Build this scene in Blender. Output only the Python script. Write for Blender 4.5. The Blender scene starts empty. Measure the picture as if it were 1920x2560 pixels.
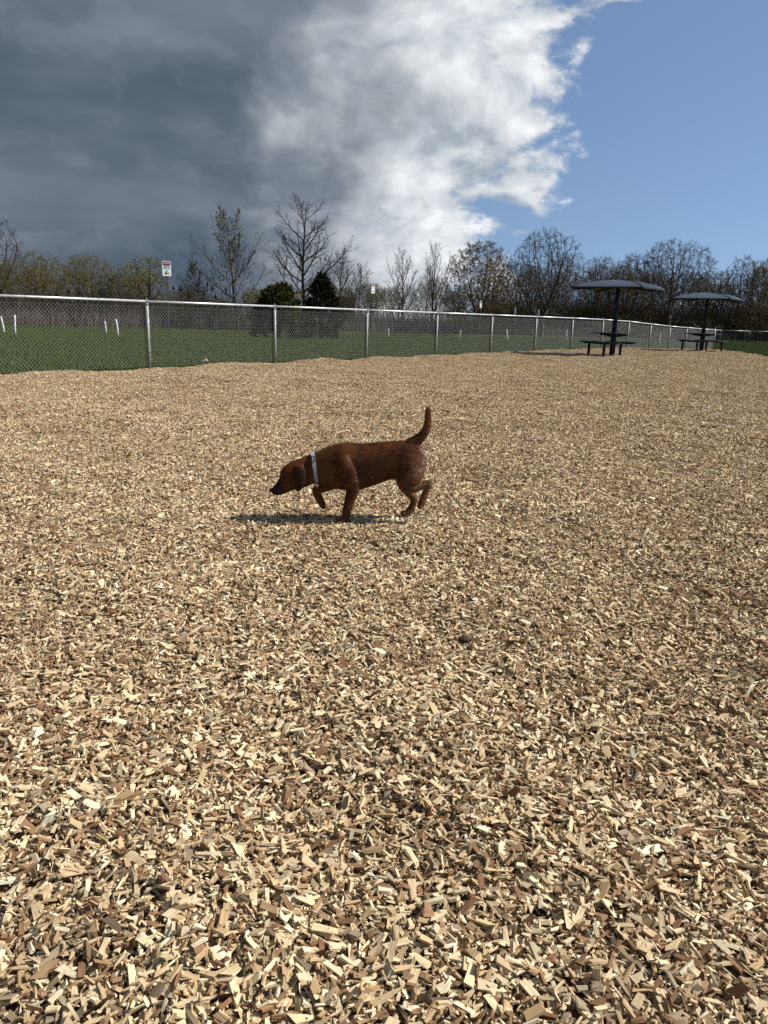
import bpy, math, random
import numpy as np
from mathutils import Vector, Matrix, Euler

sc = bpy.context.scene
R = math.radians
rng = np.random.default_rng(7)
random.seed(7)

# ------------------------------------------------------------------ camera
CAM_H = 1.05
PITCH = math.atan((1280 - 793) / 1923.0)
ROLL = 0.028
cd = bpy.data.cameras.new('camera')
cam = bpy.data.objects.new('camera', cd)
sc.collection.objects.link(cam)
cd.sensor_fit = 'VERTICAL'
cd.sensor_height = 34.6
cd.sensor_width = 25.95
cd.lens = 26.0
cd.clip_start = 0.05
cd.clip_end = 3000
fw = Vector((0, math.cos(PITCH), -math.sin(PITCH)))
rt0 = Vector((1, 0, 0))
up0 = rt0.cross(fw)
rt = rt0 * math.cos(ROLL) + up0 * math.sin(ROLL)
up = up0 * math.cos(ROLL) - rt0 * math.sin(ROLL)
m = Matrix((rt, up, -fw)).transposed().to_4x4()
m.translation = (0, 0, CAM_H)
cam.matrix_world = m
sc.camera = cam

# ------------------------------------------------------------------ light
SUN_EL, SUN_AZ = R(44), R(3)          # azimuth from +X towards +Y
SUN_STRENGTH, SKY_STRENGTH = 5.0, 0.088
CLX, CLY, CLZ = 7.7, 4.4, 0.3
to_sun = Vector((math.cos(SUN_EL) * math.cos(SUN_AZ), math.cos(SUN_EL) * math.sin(SUN_AZ), math.sin(SUN_EL)))
ld = bpy.data.lights.new('sun', 'SUN')
ld.energy = SUN_STRENGTH
ld.angle = R(0.53)
ld.color = (1.0, 0.955, 0.88)
lo = bpy.data.objects.new('sun', ld)
lo.rotation_euler = to_sun.to_track_quat('Z', 'Y').to_euler()
lo.location = (20, 0, 30)
sc.collection.objects.link(lo)
sc.view_settings.view_transform = 'Standard'
sc.view_settings.look = 'None'
sc.view_settings.gamma = 1.0
sc.view_settings.exposure = 0.45
sc.view_settings.use_curve_mapping = False
sc.cycles.max_bounces = 4
sc.cycles.diffuse_bounces = 2
sc.cycles.glossy_bounces = 2
sc.cycles.transparent_max_bounces = 8
sc.cycles.use_denoising = False
sc.cycles.use_adaptive_sampling = True
sc.cycles.adaptive_threshold = 0.02


class NT:
    """small helper for node trees"""
    def __init__(s, tree):
        s.t = tree
        s.N = tree.nodes
        s.L = tree.links

    def put(s, sock, v):
        if isinstance(v, bpy.types.NodeSocket):
            s.L.new(v, sock)
        elif v is not None:
            sock.default_value = v

    def node(s, ty, **kw):
        n = s.N.new(ty)
        for k, v in kw.items():
            setattr(n, k, v)
        return n

    def math(s, op, a, b=None, c=None, clamp=False):
        n = s.node('ShaderNodeMath', operation=op, use_clamp=clamp)
        s.put(n.inputs[0], a)
        s.put(n.inputs[1], b)
        if c is not None:
            s.put(n.inputs[2], c)
        return n.outputs[0]

    def vmath(s, op, a, b=None, scale=None):
        n = s.node('ShaderNodeVectorMath', operation=op)
        s.put(n.inputs[0], a)
        s.put(n.inputs[1], b)
        if scale is not None:
            s.put(n.inputs['Scale'], scale)
        return n.outputs['Value' if op == 'DOT_PRODUCT' else 'Vector']

    def noise(s, vec, scale, detail=4, rough=0.55, lac=2.0):
        n = s.node('ShaderNodeTexNoise')
        s.put(n.inputs['Vector'], vec)
        n.inputs['Scale'].default_value = scale
        n.inputs['Detail'].default_value = detail
        n.inputs['Roughness'].default_value = rough
        n.inputs['Lacunarity'].default_value = lac
        return n.outputs['Fac'], n.outputs['Color']

    def smooth(s, v, a, b, lo=0.0, hi=1.0):
        n = s.node('ShaderNodeMapRange', interpolation_type='SMOOTHSTEP')
        s.put(n.inputs[0], v)
        n.inputs[1].default_value = a
        n.inputs[2].default_value = b
        n.inputs[3].default_value = lo
        n.inputs[4].default_value = hi
        return n.outputs[0]

    def mix(s, f, a, b, blend='MIX'):
        n = s.node('ShaderNodeMix', data_type='RGBA', blend_type=blend)
        s.put(n.inputs[0], f)
        for sock, v in ((n.inputs[6], a), (n.inputs[7], b)):
            if isinstance(v, tuple) and len(v) == 3:
                v = v + (1,)
            s.put(sock, v)
        return n.outputs[2]


w = bpy.data.worlds.new('World')
sc.world = w
w.use_nodes = True
T = NT(w.node_tree)
T.N.clear()
out = T.node('ShaderNodeOutputWorld')
sky = T.node('ShaderNodeTexSky', sky_type='NISHITA')
sky.sun_disc = False
sky.sun_elevation = SUN_EL
sky.sun_rotation = R(90) - SUN_AZ
sky.altitude = 100
sky.air_density = 1.0
sky.dust_density = 0.2
sky.ozone_density = 1.8
tc = T.node('ShaderNodeTexCoord')
dirv = tc.outputs['Generated']
lift = T.vmath('NORMALIZE', T.vmath('ADD', T.vmath('MULTIPLY', dirv, (1, 1, 0.92)), (0, 0, 0.17)))
T.L.new(lift, sky.inputs['Vector'])
# the storm front fills one half of the sky, its edge a great circle with ragged noise
s_ = T.vmath('DOT_PRODUCT', dirv, (-0.9600, 0.1201, 0.2529))
v0 = T.vmath('ADD', T.vmath('MULTIPLY', dirv, (1.0, 1.0, 1.75)), (CLX, CLY, CLZ))
_, nc = T.noise(v0, 3.2, 3, 0.5)
warp = T.vmath('SCALE', T.vmath('SUBTRACT', nc, (0.5, 0.5, 0.5)), scale=0.13)
v1 = T.vmath('ADD', v0, warp)


def billow(vec, scale, det):
    n_, _c = T.noise(vec, scale, det, 0.55)
    return T.math('SUBTRACT', 1.0, T.math('MULTIPLY', T.math('ABSOLUTE', T.math('SUBTRACT', n_, 0.5)), 3.2))


A, _ = T.noise(v1, 5.0, 12, 0.60)                      # cloud body
LF, _ = T.noise(v0, 2.6, 2, 0.5)
v1b = T.vmath('ADD', v1, (0.022, 0.0, 0.040))
A2, _ = T.noise(v1b, 5.0, 9, 0.58)
E1, _ = T.noise(v1, 17.0, 8, 0.62)                     # ragged rim
P1 = billow(v1, 7.5, 5)                                # puffs
P2 = billow(v1b, 7.5, 5)
Ac = T.math('SUBTRACT', A, 0.5)
dens = T.math('ADD', T.math('MULTIPLY', T.math('SUBTRACT', s_, 0.025), 6.5),
              T.math('ADD', T.math('MULTIPLY', Ac, 2.0),
                     T.math('ADD', T.math('MULTIPLY', T.math('SUBTRACT', P1, 0.62), 0.55),
                            T.math('MULTIPLY', T.math('SUBTRACT', E1, 0.5), 0.8))))
alpha = T.smooth(dens, -0.05, 0.28)
lit = T.math('ADD', 0.50, T.math('ADD', T.math('MULTIPLY', T.math('SUBTRACT', A, A2), 3.4),
                                 T.math('ADD', T.math('MULTIPLY', T.math('SUBTRACT', P1, P2), 0.9),
                                        T.math('MULTIPLY', T.math('SUBTRACT', E1, 0.5), 0.45))), clamp=True)
thick = T.math('ADD', s_, T.math('ADD', T.math('MULTIPLY', T.math('SUBTRACT', LF, 0.5), 0.32),
                                 T.math('MULTIPLY', Ac, 0.42)))
dk = T.smooth(thick, 0.11, 0.31)
bright = T.mix(lit, (0.36, 0.41, 0.47), (0.86, 0.88, 0.90))
B, _ = T.noise(T.vmath('MULTIPLY', v1, (1.0, 1.0, 1.7)), 2.6, 8, 0.52)
dsel = T.smooth(B, 0.34, 0.70)
dark = T.mix(dsel, (0.074, 0.104, 0.146), (0.160, 0.194, 0.242))
dark = T.mix(T.math('MULTIPLY', T.math('SUBTRACT', lit, 0.5), 0.30, clamp=True), dark, (0.36, 0.39, 0.43))
cloud = T.mix(dk, bright, dark)
bg1 = T.node('ShaderNodeBackground')
T.L.new(sky.outputs[0], bg1.inputs[0])
bg1.inputs[1].default_value = SKY_STRENGTH
bg2 = T.node('ShaderNodeBackground')
T.L.new(cloud, bg2.inputs[0])
bg2.inputs[1].default_value = 0.80
mx = T.node('ShaderNodeMixShader')
T.L.new(alpha, mx.inputs[0])
T.L.new(bg1.outputs[0], mx.inputs[1])
T.L.new(bg2.outputs[0], mx.inputs[2])
T.L.new(mx.outputs[0], out.inputs[0])


# ------------------------------------------------------------------ materials
def mat(name, col=None, rough=0.8, metal=0.0, spec=0.3, build=None):
    mt = bpy.data.materials.new(name)
    mt.use_nodes = True
    t = NT(mt.node_tree)
    b = t.N['Principled BSDF']
    b.inputs['Roughness'].default_value = rough
    b.inputs['Metallic'].default_value = metal
    b.inputs['Specular IOR Level'].default_value = spec
    if col:
        b.inputs['Base Color'].default_value = tuple(col) + (1,)
    if build:
        build(t, b)
    return mt


def bump(t, b, h, strength, dist):
    n = t.node('ShaderNodeBump')
    n.inputs['Strength'].default_value = strength
    n.inputs['Distance'].default_value = dist
    t.put(n.inputs['Height'], h)
    t.L.new(n.outputs[0], b.inputs['Normal'])


def noisy(c1, c2, scale, detail=4, bscale=None, bdist=0.0, lo=0.35, hi=0.65):
    def f(t, b):
        co = t.node('ShaderNodeTexCoord').outputs['Object']
        n, _ = t.noise(co, scale, detail)
        t.L.new(t.mix(t.smooth(n, lo, hi), c1, c2), b.inputs['Base Color'])
        if bscale:
            h, _ = t.noise(co, bscale, 3)
            bump(t, b, h, 0.5, bdist)
    return f


def chip_nodes(t, b):
    at = t.node('ShaderNodeAttribute', attribute_name='tone')
    uv = t.node('ShaderNodeUVMap', uv_map='UVMap').outputs[0]
    g, _ = t.noise(t.vmath('MULTIPLY', uv, (22, 420, 1)), 1.0, 3, 0.65)
    g2, _ = t.noise(t.vmath('MULTIPLY', uv, (60, 90, 1)), 1.0, 2, 0.5)
    pos = t.node('ShaderNodeNewGeometry').outputs['Position']
    big, _ = t.noise(pos, 1.1, 3, 0.55)
    c = t.mix(t.smooth(g, 0.36, 0.68, 0.0, 0.46), at.outputs['Color'], (0.15, 0.085, 0.036))
    c = t.mix(t.smooth(g2, 0.35, 0.8, 0.0, 0.30), c, (0.30, 0.25, 0.18))
    c = t.mix(t.smooth(big, 0.45, 0.75, 0.0, 0.34), c, (0.17, 0.095, 0.045))   # damper, browner patches
    sm_, _ = t.noise(pos, 3.4, 4, 0.6)
    c = t.mix(t.smooth(sm_, 0.52, 0.72, 0.0, 0.30), c, (0.15, 0.08, 0.04))
    t.L.new(c, b.inputs['Base Color'])
    bump(t, b, g, 0.7, 0.0014)


def attr_nodes(name, darken=0.25, scale=120):
    def f(t, b):
        at = t.node('ShaderNodeAttribute', attribute_name=name)
        co = t.node('ShaderNodeTexCoord').outputs['Object']
        n, _ = t.noise(co, scale, 3)
        t.L.new(t.mix(t.smooth(n, 0.35, 0.7, 0, darken), at.outputs['Color'], (0.01, 0.006, 0.003)), b.inputs['Base Color'])
    return f


def soil_nodes(t, b):
    co = t.node('ShaderNodeNewGeometry').outputs['Position']
    n, _ = t.noise(co, 60, 5, 0.7)
    n2, _ = t.noise(co, 0.9, 3)
    c = t.mix(t.smooth(n, 0.38, 0.62), (0.10, 0.06, 0.03), (0.34, 0.23, 0.12))
    t.L.new(c, b.inputs['Base Color'])
    bump(t, b, n, 1.0, 0.02)


def lawn_nodes(t, b):
    co = t.node('ShaderNodeNewGeometry').outputs['Position']
    n, _ = t.noise(co, 14, 5, 0.7)
    n2, _ = t.noise(co, 0.25, 4)
    c = t.mix(t.smooth(n, 0.3, 0.7), (0.028, 0.045, 0.008), (0.074, 0.108, 0.022))
    c = t.mix(t.smooth(n2, 0.4, 0.75, 0, 0.5), c, (0.075, 0.085, 0.03))
    t.L.new(c, b.inputs['Base Color'])
    bump(t, b, n, 1.0, 0.05)


def galv(t, b):
    co = t.node('ShaderNodeTexCoord').outputs['Object']
    n, _ = t.noise(co, 40, 4)
    t.L.new(t.mix(t.smooth(n, 0.3, 0.7), (0.50, 0.51, 0.52), (0.70, 0.71, 0.71)), b.inputs['Base Color'])
    t.L.new(t.smooth(n, 0.3, 0.7, 0.38, 0.55), b.inputs['Roughness'])


def bark(c1, c2):
    def f(t, b):
        co = t.node('ShaderNodeTexCoord').outputs['Object']
        n, _ = t.noise(t.vmath('MULTIPLY', co, (6, 6, 1.2)), 2.0, 4)
        t.L.new(t.mix(t.smooth(n, 0.3, 0.7), c1, c2), b.inputs['Base Color'])
    return f


def leafy(c1, c2):
    def f(t, b):
        at = t.node('ShaderNodeAttribute', attribute_name='tone')
        t.L.new(t.mix(at.outputs['Fac'], c1, c2), b.inputs['Base Color'])
        b.inputs['Subsurface Weight'].default_value = 0.0
    return f


M = dict(
    chip=mat('wood_chip', rough=0.75, spec=0.25, build=chip_nodes),
    soil=mat('chip_bed', rough=0.95, spec=0.1, build=soil_nodes),
    lawn=mat('lawn', rough=0.95, spec=0.1, build=lawn_nodes),
    blade=mat('grass_blade', rough=0.7, spec=0.2, build=leafy((0.030, 0.047, 0.009), (0.105, 0.140, 0.030))),
    galv=mat('galvanised_steel', rough=0.45, metal=0.6, spec=0.5, build=galv),
    postgalv=mat('shaded_post', rough=0.6, metal=0.35, spec=0.4, build=noisy((0.20, 0.205, 0.205), (0.33, 0.335, 0.33), 14, 5)),  # galvanised steel darkened in the colour because the posts are only half lit
    wire=mat('galvanised_wire', (0.23, 0.24, 0.23), rough=0.6, metal=0.2, spec=0.3),
    black=mat('black_powder_coat', rough=0.65, spec=0.2, build=noisy((0.012, 0.012, 0.013), (0.022, 0.022, 0.024), 9)),
    roof=mat('slate_blue_roof_metal', rough=0.45, metal=0.25, spec=0.4, build=noisy((0.018, 0.031, 0.052), (0.028, 0.044, 0.070), 3)),
    concrete=mat('concrete', rough=0.9, spec=0.2, build=noisy((0.14, 0.13, 0.115), (0.22, 0.205, 0.18), 5, 6, 60, 0.004)),
    white=mat('white_plastic', rough=0.6, spec=0.3, build=noisy((0.62, 0.62, 0.6), (0.82, 0.82, 0.8), 12)),
    signwhite=mat('sign_white', (0.74, 0.76, 0.76), rough=0.5),
    signblack=mat('sign_black', (0.015, 0.015, 0.016), rough=0.5),
    signred=mat('sign_red', (0.42, 0.03, 0.04), rough=0.5),
    signyellow=mat('sign_yellow', (0.62, 0.50, 0.04), rough=0.5),
    steel=mat('dark_steel_post', (0.06, 0.06, 0.058), rough=0.6, metal=0.3),
    coat=mat('dog_coat', rough=0.75, spec=0.15, build=attr_nodes('coat', 0.35, 90)),
    fur=mat('dog_fur', rough=0.42, spec=0.33, build=attr_nodes('coat', 0.0, 50)),
    nose=mat('dog_nose', (0.008, 0.007, 0.007), rough=0.35, spec=0.5),
    eye=mat('dog_eye', (0.015, 0.008, 0.004), rough=0.08, spec=0.6),
    collar=mat('collar_webbing', rough=0.7, build=noisy((0.20, 0.225, 0.235), (0.32, 0.345, 0.355), 160, 3)),
    ring=mat('collar_ring', (0.55, 0.55, 0.55), rough=0.3, metal=0.9),
    tagm=mat('dog_tag', (0.62, 0.36, 0.28), rough=0.4, metal=0.5),
    barkgrey=mat('bark_grey', rough=0.95, spec=0.1, build=bark((0.035, 0.029, 0.024), (0.10, 0.083, 0.068))),
    barkdark=mat('bark_dark', rough=0.95, spec=0.1, build=bark((0.016, 0.012, 0.010), (0.042, 0.033, 0.028))),
    barkbrown=mat('bark_brown', rough=0.95, spec=0.1, build=bark((0.05, 0.036, 0.023), (0.125, 0.09, 0.054))),
    bud=mat('olive_buds', rough=0.8, spec=0.15, build=leafy((0.115, 0.105, 0.032), (0.25, 0.235, 0.072))),
    budbrown=mat('brown_buds', rough=0.8, spec=0.15, build=leafy((0.085, 0.058, 0.026), (0.20, 0.135, 0.055))),
    budgrey=mat('grey_green_buds', rough=0.8, spec=0.15, build=leafy((0.09, 0.085, 0.05), (0.18, 0.175, 0.10))),
    needle=mat('dark_needles', rough=0.8, spec=0.15, build=leafy((0.008, 0.012, 0.007), (0.034, 0.048, 0.018))),
    needle2=mat('olive_needles', rough=0.8, spec=0.15, build=leafy((0.016, 0.02, 0.006), (0.092, 0.096, 0.024))),
    reed=mat('dead_reed', rough=0.9, spec=0.1, build=leafy((0.055, 0.043, 0.038), (0.20, 0.165, 0.14))),
    seed=mat('seed_head', (0.012, 0.008, 0.007), rough=0.9),
    brick=mat('far_wall', (0.03, 0.03, 0.033), rough=0.8),
    glass=mat('far_glass', (0.03, 0.04, 0.05), rough=0.15, spec=0.5),
    redscrap=mat('red_print', (0.5, 0.08, 0.05), rough=0.6),
    barkpiece=mat('bark_piece', rough=0.8, build=noisy((0.10, 0.035, 0.012), (0.22, 0.085, 0.03), 30, 4, 90, 0.004)),
    clump=mat('dark_clump', rough=0.95, build=noisy((0.012, 0.009, 0.006), (0.09, 0.065, 0.04), 90, 5, 120, 0.01)),
)

# ------------------------------------------------------------------ mesh helpers
COL = sc.collection


def mesh(name, v, f, mats=(), smooth=False, mi=None):
    me = bpy.data.meshes.new(name)
    v = np.asarray(v, dtype=np.float32).reshape(-1, 3)
    if isinstance(f, np.ndarray):
        k = f.shape[1]
        me.vertices.add(len(v))
        me.vertices.foreach_set('co', v.ravel())
        me.loops.add(f.size)
        me.loops.foreach_set('vertex_index', f.astype(np.int32).ravel())
        me.polygons.add(len(f))
        me.polygons.foreach_set('loop_start', (np.arange(len(f)) * k).astype(np.int32))
        me.update(calc_edges=True)
    else:
        me.from_pydata([tuple(map(float, p)) for p in v], [], f)
        me.update()
    for mm in mats if isinstance(mats, (list, tuple)) else [mats]:
        me.materials.append(mm)
    if mi is not None:
        me.polygons.foreach_set('material_index', np.asarray(mi, dtype=np.int32))
    me.polygons.foreach_set('use_smooth', np.full(len(me.polygons), smooth, dtype=bool))
    return me


def obj(name, me, parent=None, loc=None, rot=None, scale=None):
    o = bpy.data.objects.new(name, me)
    COL.objects.link(o)
    if loc is not None:
        o.location = loc
    if rot is not None:
        o.rotation_euler = rot
    if scale is not None:
        o.scale = scale
    if parent is not None:
        o.parent = parent
    return o


def tag(o, label=None, cat=None, group=None, kind=None):
    for k, val in (('label', label), ('category', cat), ('group', group), ('kind', kind)):
        if val:
            o[k] = val
    return o


def thing(name, loc, label, cat, group=None, rz=0.0):
    o = bpy.data.objects.new(name, None)
    COL.objects.link(o)
    o.empty_display_size = 0.2
    o.location = loc
    o.rotation_euler = (0, 0, rz)
    return tag(o, label, cat, group)


class MB:
    """collects simple solids into one mesh"""
    def __init__(s):
        s.v, s.f = [], []

    def add(s, v, f):
        o = len(s.v)
        s.v += [tuple(p) for p in v]
        s.f += [[i + o for i in q] for q in f]

    def box(s, c, d, rz=0.0, bev=0.0):
        x, y, z = (k / 2 for k in d)
        if bev:
            b = bev
            pr = [(-x + b, -y), (x - b, -y), (x, -y + b), (x, y - b), (x - b, y), (-x + b, y), (-x, y - b), (-x, -y + b)]
            ins = [(px * (1 - b / x), py * (1 - b / y)) for px, py in pr]
            rings = [(ins, -z), (pr, -z + b), (pr, z - b), (ins, z)]
            v = [(px, py, zz) for ring, zz in rings for px, py in ring]
            f = [list(range(7, -1, -1)), list(range(24, 32))]
            for k in range(3):
                for i in range(8):
                    j = (i + 1) % 8
                    f.append([k * 8 + i, k * 8 + j, k * 8 + 8 + j, k * 8 + 8 + i])
        else:
            v = [(i, j, k) for k in (-z, z) for i, j in ((-x, -y), (x, -y), (x, y), (-x, y))]
            f = [[3, 2, 1, 0], [4, 5, 6, 7], [0, 1, 5, 4], [1, 2, 6, 5], [2, 3, 7, 6], [3, 0, 4, 7]]
        cs, sn = math.cos(rz), math.sin(rz)
        s.add([(c[0] + px * cs - py * sn, c[1] + px * sn + py * cs, c[2] + pz) for px, py, pz in v], f)
        return s

    def tube(s, pts, rad, n=12, cap=True):
        pts = [Vector(p) for p in pts]
        if not isinstance(rad, (list, tuple)):
            rad = [rad] * len(pts)
        v, f = [], []
        for i, p in enumerate(pts):
            d = (pts[min(i + 1, len(pts) - 1)] - pts[max(i - 1, 0)]).normalized()
            a = Vector((0, 0, 1)) if abs(d.z) < 0.9 else Vector((1, 0, 0))
            u = d.cross(a).normalized()
            ww = d.cross(u)
            for k in range(n):
                t = 2 * math.pi * k / n
                v.append(p + (u * math.cos(t) + ww * math.sin(t)) * rad[i])
        for i in range(len(pts) - 1):
            for k in range(n):
                j = (k + 1) % n
                f.append([i * n + k, i * n + j, (i + 1) * n + j, (i + 1) * n + k])
        if cap:
            f.append(list(range(n - 1, -1, -1)))
            f.append([(len(pts) - 1) * n + k for k in range(n)])
        s.add(v, f)
        return s

    def lathe(s, prof, c=(0, 0, 0), n=16):
        v, f = [], []
        for r_, z in prof:
            for k in range(n):
                t = 2 * math.pi * k / n
                v.append((c[0] + r_ * math.cos(t), c[1] + r_ * math.sin(t), c[2] + z))
        for i in range(len(prof) - 1):
            for k in range(n):
                j = (k + 1) % n
                f.append([i * n + k, i * n + j, (i + 1) * n + j, (i + 1) * n + k])
        f.append(list(range(n - 1, -1, -1)))
        f.append([(len(prof) - 1) * n + k for k in range(n)])
        s.add(v, f)
        return s

    def build(s, name, mt, smooth=False):
        return mesh(name, s.v, s.f, mt, smooth)


# ------------------------------------------------------------------ terrain
_w = np.random.default_rng(3)
WAVES = [(_w.uniform(0, 2 * math.pi), _w.uniform(0.75, 3.0), _w.uniform(0, 6.28)) for _ in range(22)]

DENTS = [(_w.uniform(0, 2 * math.pi), _w.uniform(0.5, 0.95), _w.uniform(0, 6.28)) for _ in range(12)]


def fall(y):
    return np.interp(y, [-50, 33, 36.8, 39.4, 42, 45, 47.8, 50.6, 60], [0, 0, -0.05, -0.14, -0.22, -0.28, -0.33, -0.38, -0.45])


GZ_DOG = 0.0


def gz(x, y):
    """top of the wood chip bed"""
    x = np.asarray(x, dtype=float)
    y = np.asarray(y, dtype=float)
    z = np.zeros(np.broadcast(x, y).shape)
    for a, wl, ph in WAVES:
        z = z + 0.0026 * wl ** 0.85 * np.sin((x * math.cos(a) + y * math.sin(a)) * 2 * math.pi / wl + ph)
    for a, wl, ph in DENTS:
        z = z + 0.0024 * np.sin((x * math.cos(a) + y * math.sin(a)) * 2 * math.pi / wl + ph)
    z = z - GZ_DOG
    return z * (1 - np.exp(-(((x + 0.05) / .75) ** 2 + ((y - 3.93) / .4) ** 2) ** 2)) + fall(y)


GZ_DOG = float(gz(-0.1, 3.95))


def gg(x, y):
    """lawn"""
    x = np.asarray(x, dtype=float)
    y = np.asarray(y, dtype=float)
    z = np.interp(y, [-200, 12, 33, 42, 50, 93, 400], [-0.1, -0.1, -0.11, -0.29, -0.44, -0.6, -1.2])
    return z + 0.03 * np.sin(x * 0.31 + 1) * np.sin(y * 0.27)


FP0 = np.array([-4.43, 14.5])
FD = np.array([0.575, 0.82]) / np.linalg.norm([0.575, 0.82])
FSP = 3.37
FN = np.array([-FD[1], FD[0]])       # towards the field


def grid_sheet(name, xs, ys, fz, mt):
    X, Y = np.meshgrid(xs, ys)
    V = np.stack([X, Y, fz(X, Y)], -1).reshape(-1, 3)
    nx, ny = len(xs), len(ys)
    i = (np.arange(ny - 1)[:, None] * nx + np.arange(nx - 1)[None, :]).ravel()
    F = np.stack([i, i + 1, i + nx + 1, i + nx], -1)
    return mesh(name, V, F, mt, True)


gx = np.concatenate([np.linspace(-500, -70, 10), np.linspace(-60, 70, 66), np.linspace(80, 500, 10)])
gy = np.concatenate([np.linspace(-300, -20, 8), np.linspace(-10, 120, 66), np.linspace(140, 700, 10)])
ground = obj('ground', grid_sheet('ground', gx, gy, gg, M['lawn']))
tag(ground, kind='structure')

# wood chip yard: bounded by the fence line and by the lawn on the right
RB = [(-4, 9.5), (10, 11.0), (22, 12.6), (29.5, 14.2), (35, 15.3), (41, 17.0), (46, 18.6), (52, 21.5)]


def right_bound(y):
    y = np.asarray(y, dtype=float)
    return np.interp(y, [p[0] for p in RB], [p[1] for p in RB]) + 0.12 * np.sin(y * 1.7) + 0.07 * np.sin(y * 4.1 + 1)


def left_bound(y):
    return FP0[0] + (np.asarray(y, dtype=float) - FP0[1]) * FD[0] / FD[1]


ys = np.concatenate([np.arange(-2.5, 12, 0.12), np.arange(12, 51.2, 0.3)])
NXB = 90
rows = []
for y in ys:
    a, b = float(max(left_bound(y) + 0.02, -13)), float(right_bound(y))
    if b < a + 0.2:
        b = a + 0.2
    x = np.linspace(a, b, NXB)
    z = gz(x, np.full(NXB, y)) - 0.009
    z[-1] -= 0.14
    z[0] -= 0.05
    rows.append(np.stack([x, np.full(NXB, y), z], -1))
V = np.concatenate(rows)
i = (np.arange(len(ys) - 1)[:, None] * NXB + np.arange(NXB - 1)[None, :]).ravel()
yard = obj('wood_chip_yard', mesh('wood_chip_yard', V, np.stack([i, i + 1, i + NXB + 1, i + NXB], -1), M['soil'], True))
tag(yard, kind='structure')


# ------------------------------------------------------------------ wood chips
CORN = np.array([(x, y, z) for z in (-.5, .5) for x, y in ((-.5, -.5), (.5, -.5), (.5, .5), (-.5, .5))])
QUADS = np.array([[3, 2, 1, 0], [4, 5, 6, 7], [0, 1, 5, 4], [1, 2, 6, 5], [2, 3, 7, 6], [3, 0, 4, 7]])
PAL = np.array([(0.76, 0.61, 0.385), (0.68, 0.525, 0.31), (0.54, 0.39, 0.215), (0.41, 0.275, 0.14),
                (0.32, 0.25, 0.165), (0.26, 0.145, 0.07), (0.18, 0.08, 0.035), (0.82, 0.70, 0.48), (0.11, 0.08, 0.05)])
PALW = np.array([.21, .18, .14, .11, .07, .13, .09, .08, .03])


def rotm(yaw, pitch, roll):
    cy, sy, cp, sp, cr, sr = np.cos(yaw), np.sin(yaw), np.cos(pitch), np.sin(pitch), np.cos(roll), np.sin(roll)
    Rm = np.empty((len(yaw), 3, 3))
    Rm[:, 0, 0] = cy * cp; Rm[:, 0, 1] = cy * sp * sr - sy * cr; Rm[:, 0, 2] = cy * sp * cr + sy * sr
    Rm[:, 1, 0] = sy * cp; Rm[:, 1, 1] = sy * sp * sr + cy * cr; Rm[:, 1, 2] = sy * sp * cr - cy * sr
    Rm[:, 2, 0] = -sp; Rm[:, 2, 1] = cp * sr; Rm[:, 2, 2] = cp * cr
    return Rm


def chips_mesh(name, r, n, pos, L, W, Th, yaw, pitch, roll, tone=None):
    dims = np.stack([L, W, Th], -1)
    loc = CORN[None] * dims[:, None]
    j = r.normal(0, 1, (n, 8, 3)) * np.stack([L * 0.09, W * 0.13, Th * 0.16], -1)[:, None]
    loc = loc + j
    # ends cut obliquely and slivers that taper
    sk = r.normal(0, 0.35, n)
    loc[:, :, 0] += sk[:, None] * loc[:, :, 2] * 1.2 + r.normal(0, 0.25, n)[:, None] * loc[:, :, 1]
    tp = np.where(r.random(n) < 0.35, r.uniform(0.2, 0.8, n), 1.0)
    endx = CORN[None, :, 0] > 0
    loc[:, :, 1] = np.where(endx, loc[:, :, 1] * tp[:, None], loc[:, :, 1])
    loc[:, :, 2] = np.where(endx, loc[:, :, 2] * np.clip(tp + 0.2, 0, 1)[:, None], loc[:, :, 2])
    Rm = rotm(yaw, pitch, roll)
    P = np.einsum('nij,nkj->nki', Rm, loc) + pos[:, None]
    F = (np.arange(n)[:, None, None] * 8 + QUADS[None]).reshape(-1, 4)
    me = mesh(name, P.reshape(-1, 3), F, M['chip'])
    if tone is None:
        c = PAL[r.choice(len(PAL), n, p=PALW / PALW.sum())] * r.normal(1.03, 0.15, (n, 1)).clip(0.6, 1.4)
    else:
        c = tone
    col = np.concatenate([np.repeat(c, 6, 0).clip(0, 0.9), np.ones((n * 6, 1))], 1)
    at = me.attributes.new('tone', 'FLOAT_COLOR', 'FACE')
    at.data.foreach_set('color', col.astype(np.float32).ravel())
    uvl = me.uv_layers.new(name='UVMap')
    fl = loc[:, QUADS.ravel()].reshape(n, 24, 3)
    uv = np.stack([fl[:, :, 0], fl[:, :, 1] + fl[:, :, 2]], -1) + r.uniform(0, 5, (n, 1, 2))
    uvl.data.foreach_set('uv', uv.astype(np.float32).ravel())
    return me


def chip_sizes(r, n):
    L = np.clip(r.lognormal(math.log(0.0165), 0.46, n), 0.005, 0.046)
    W = np.clip(L * r.uniform(0.09, 0.48, n), 0.0015, 0.015)
    Th = np.minimum(r.uniform(0.0016, 0.0058, n), W)
    return L, W, Th


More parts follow.
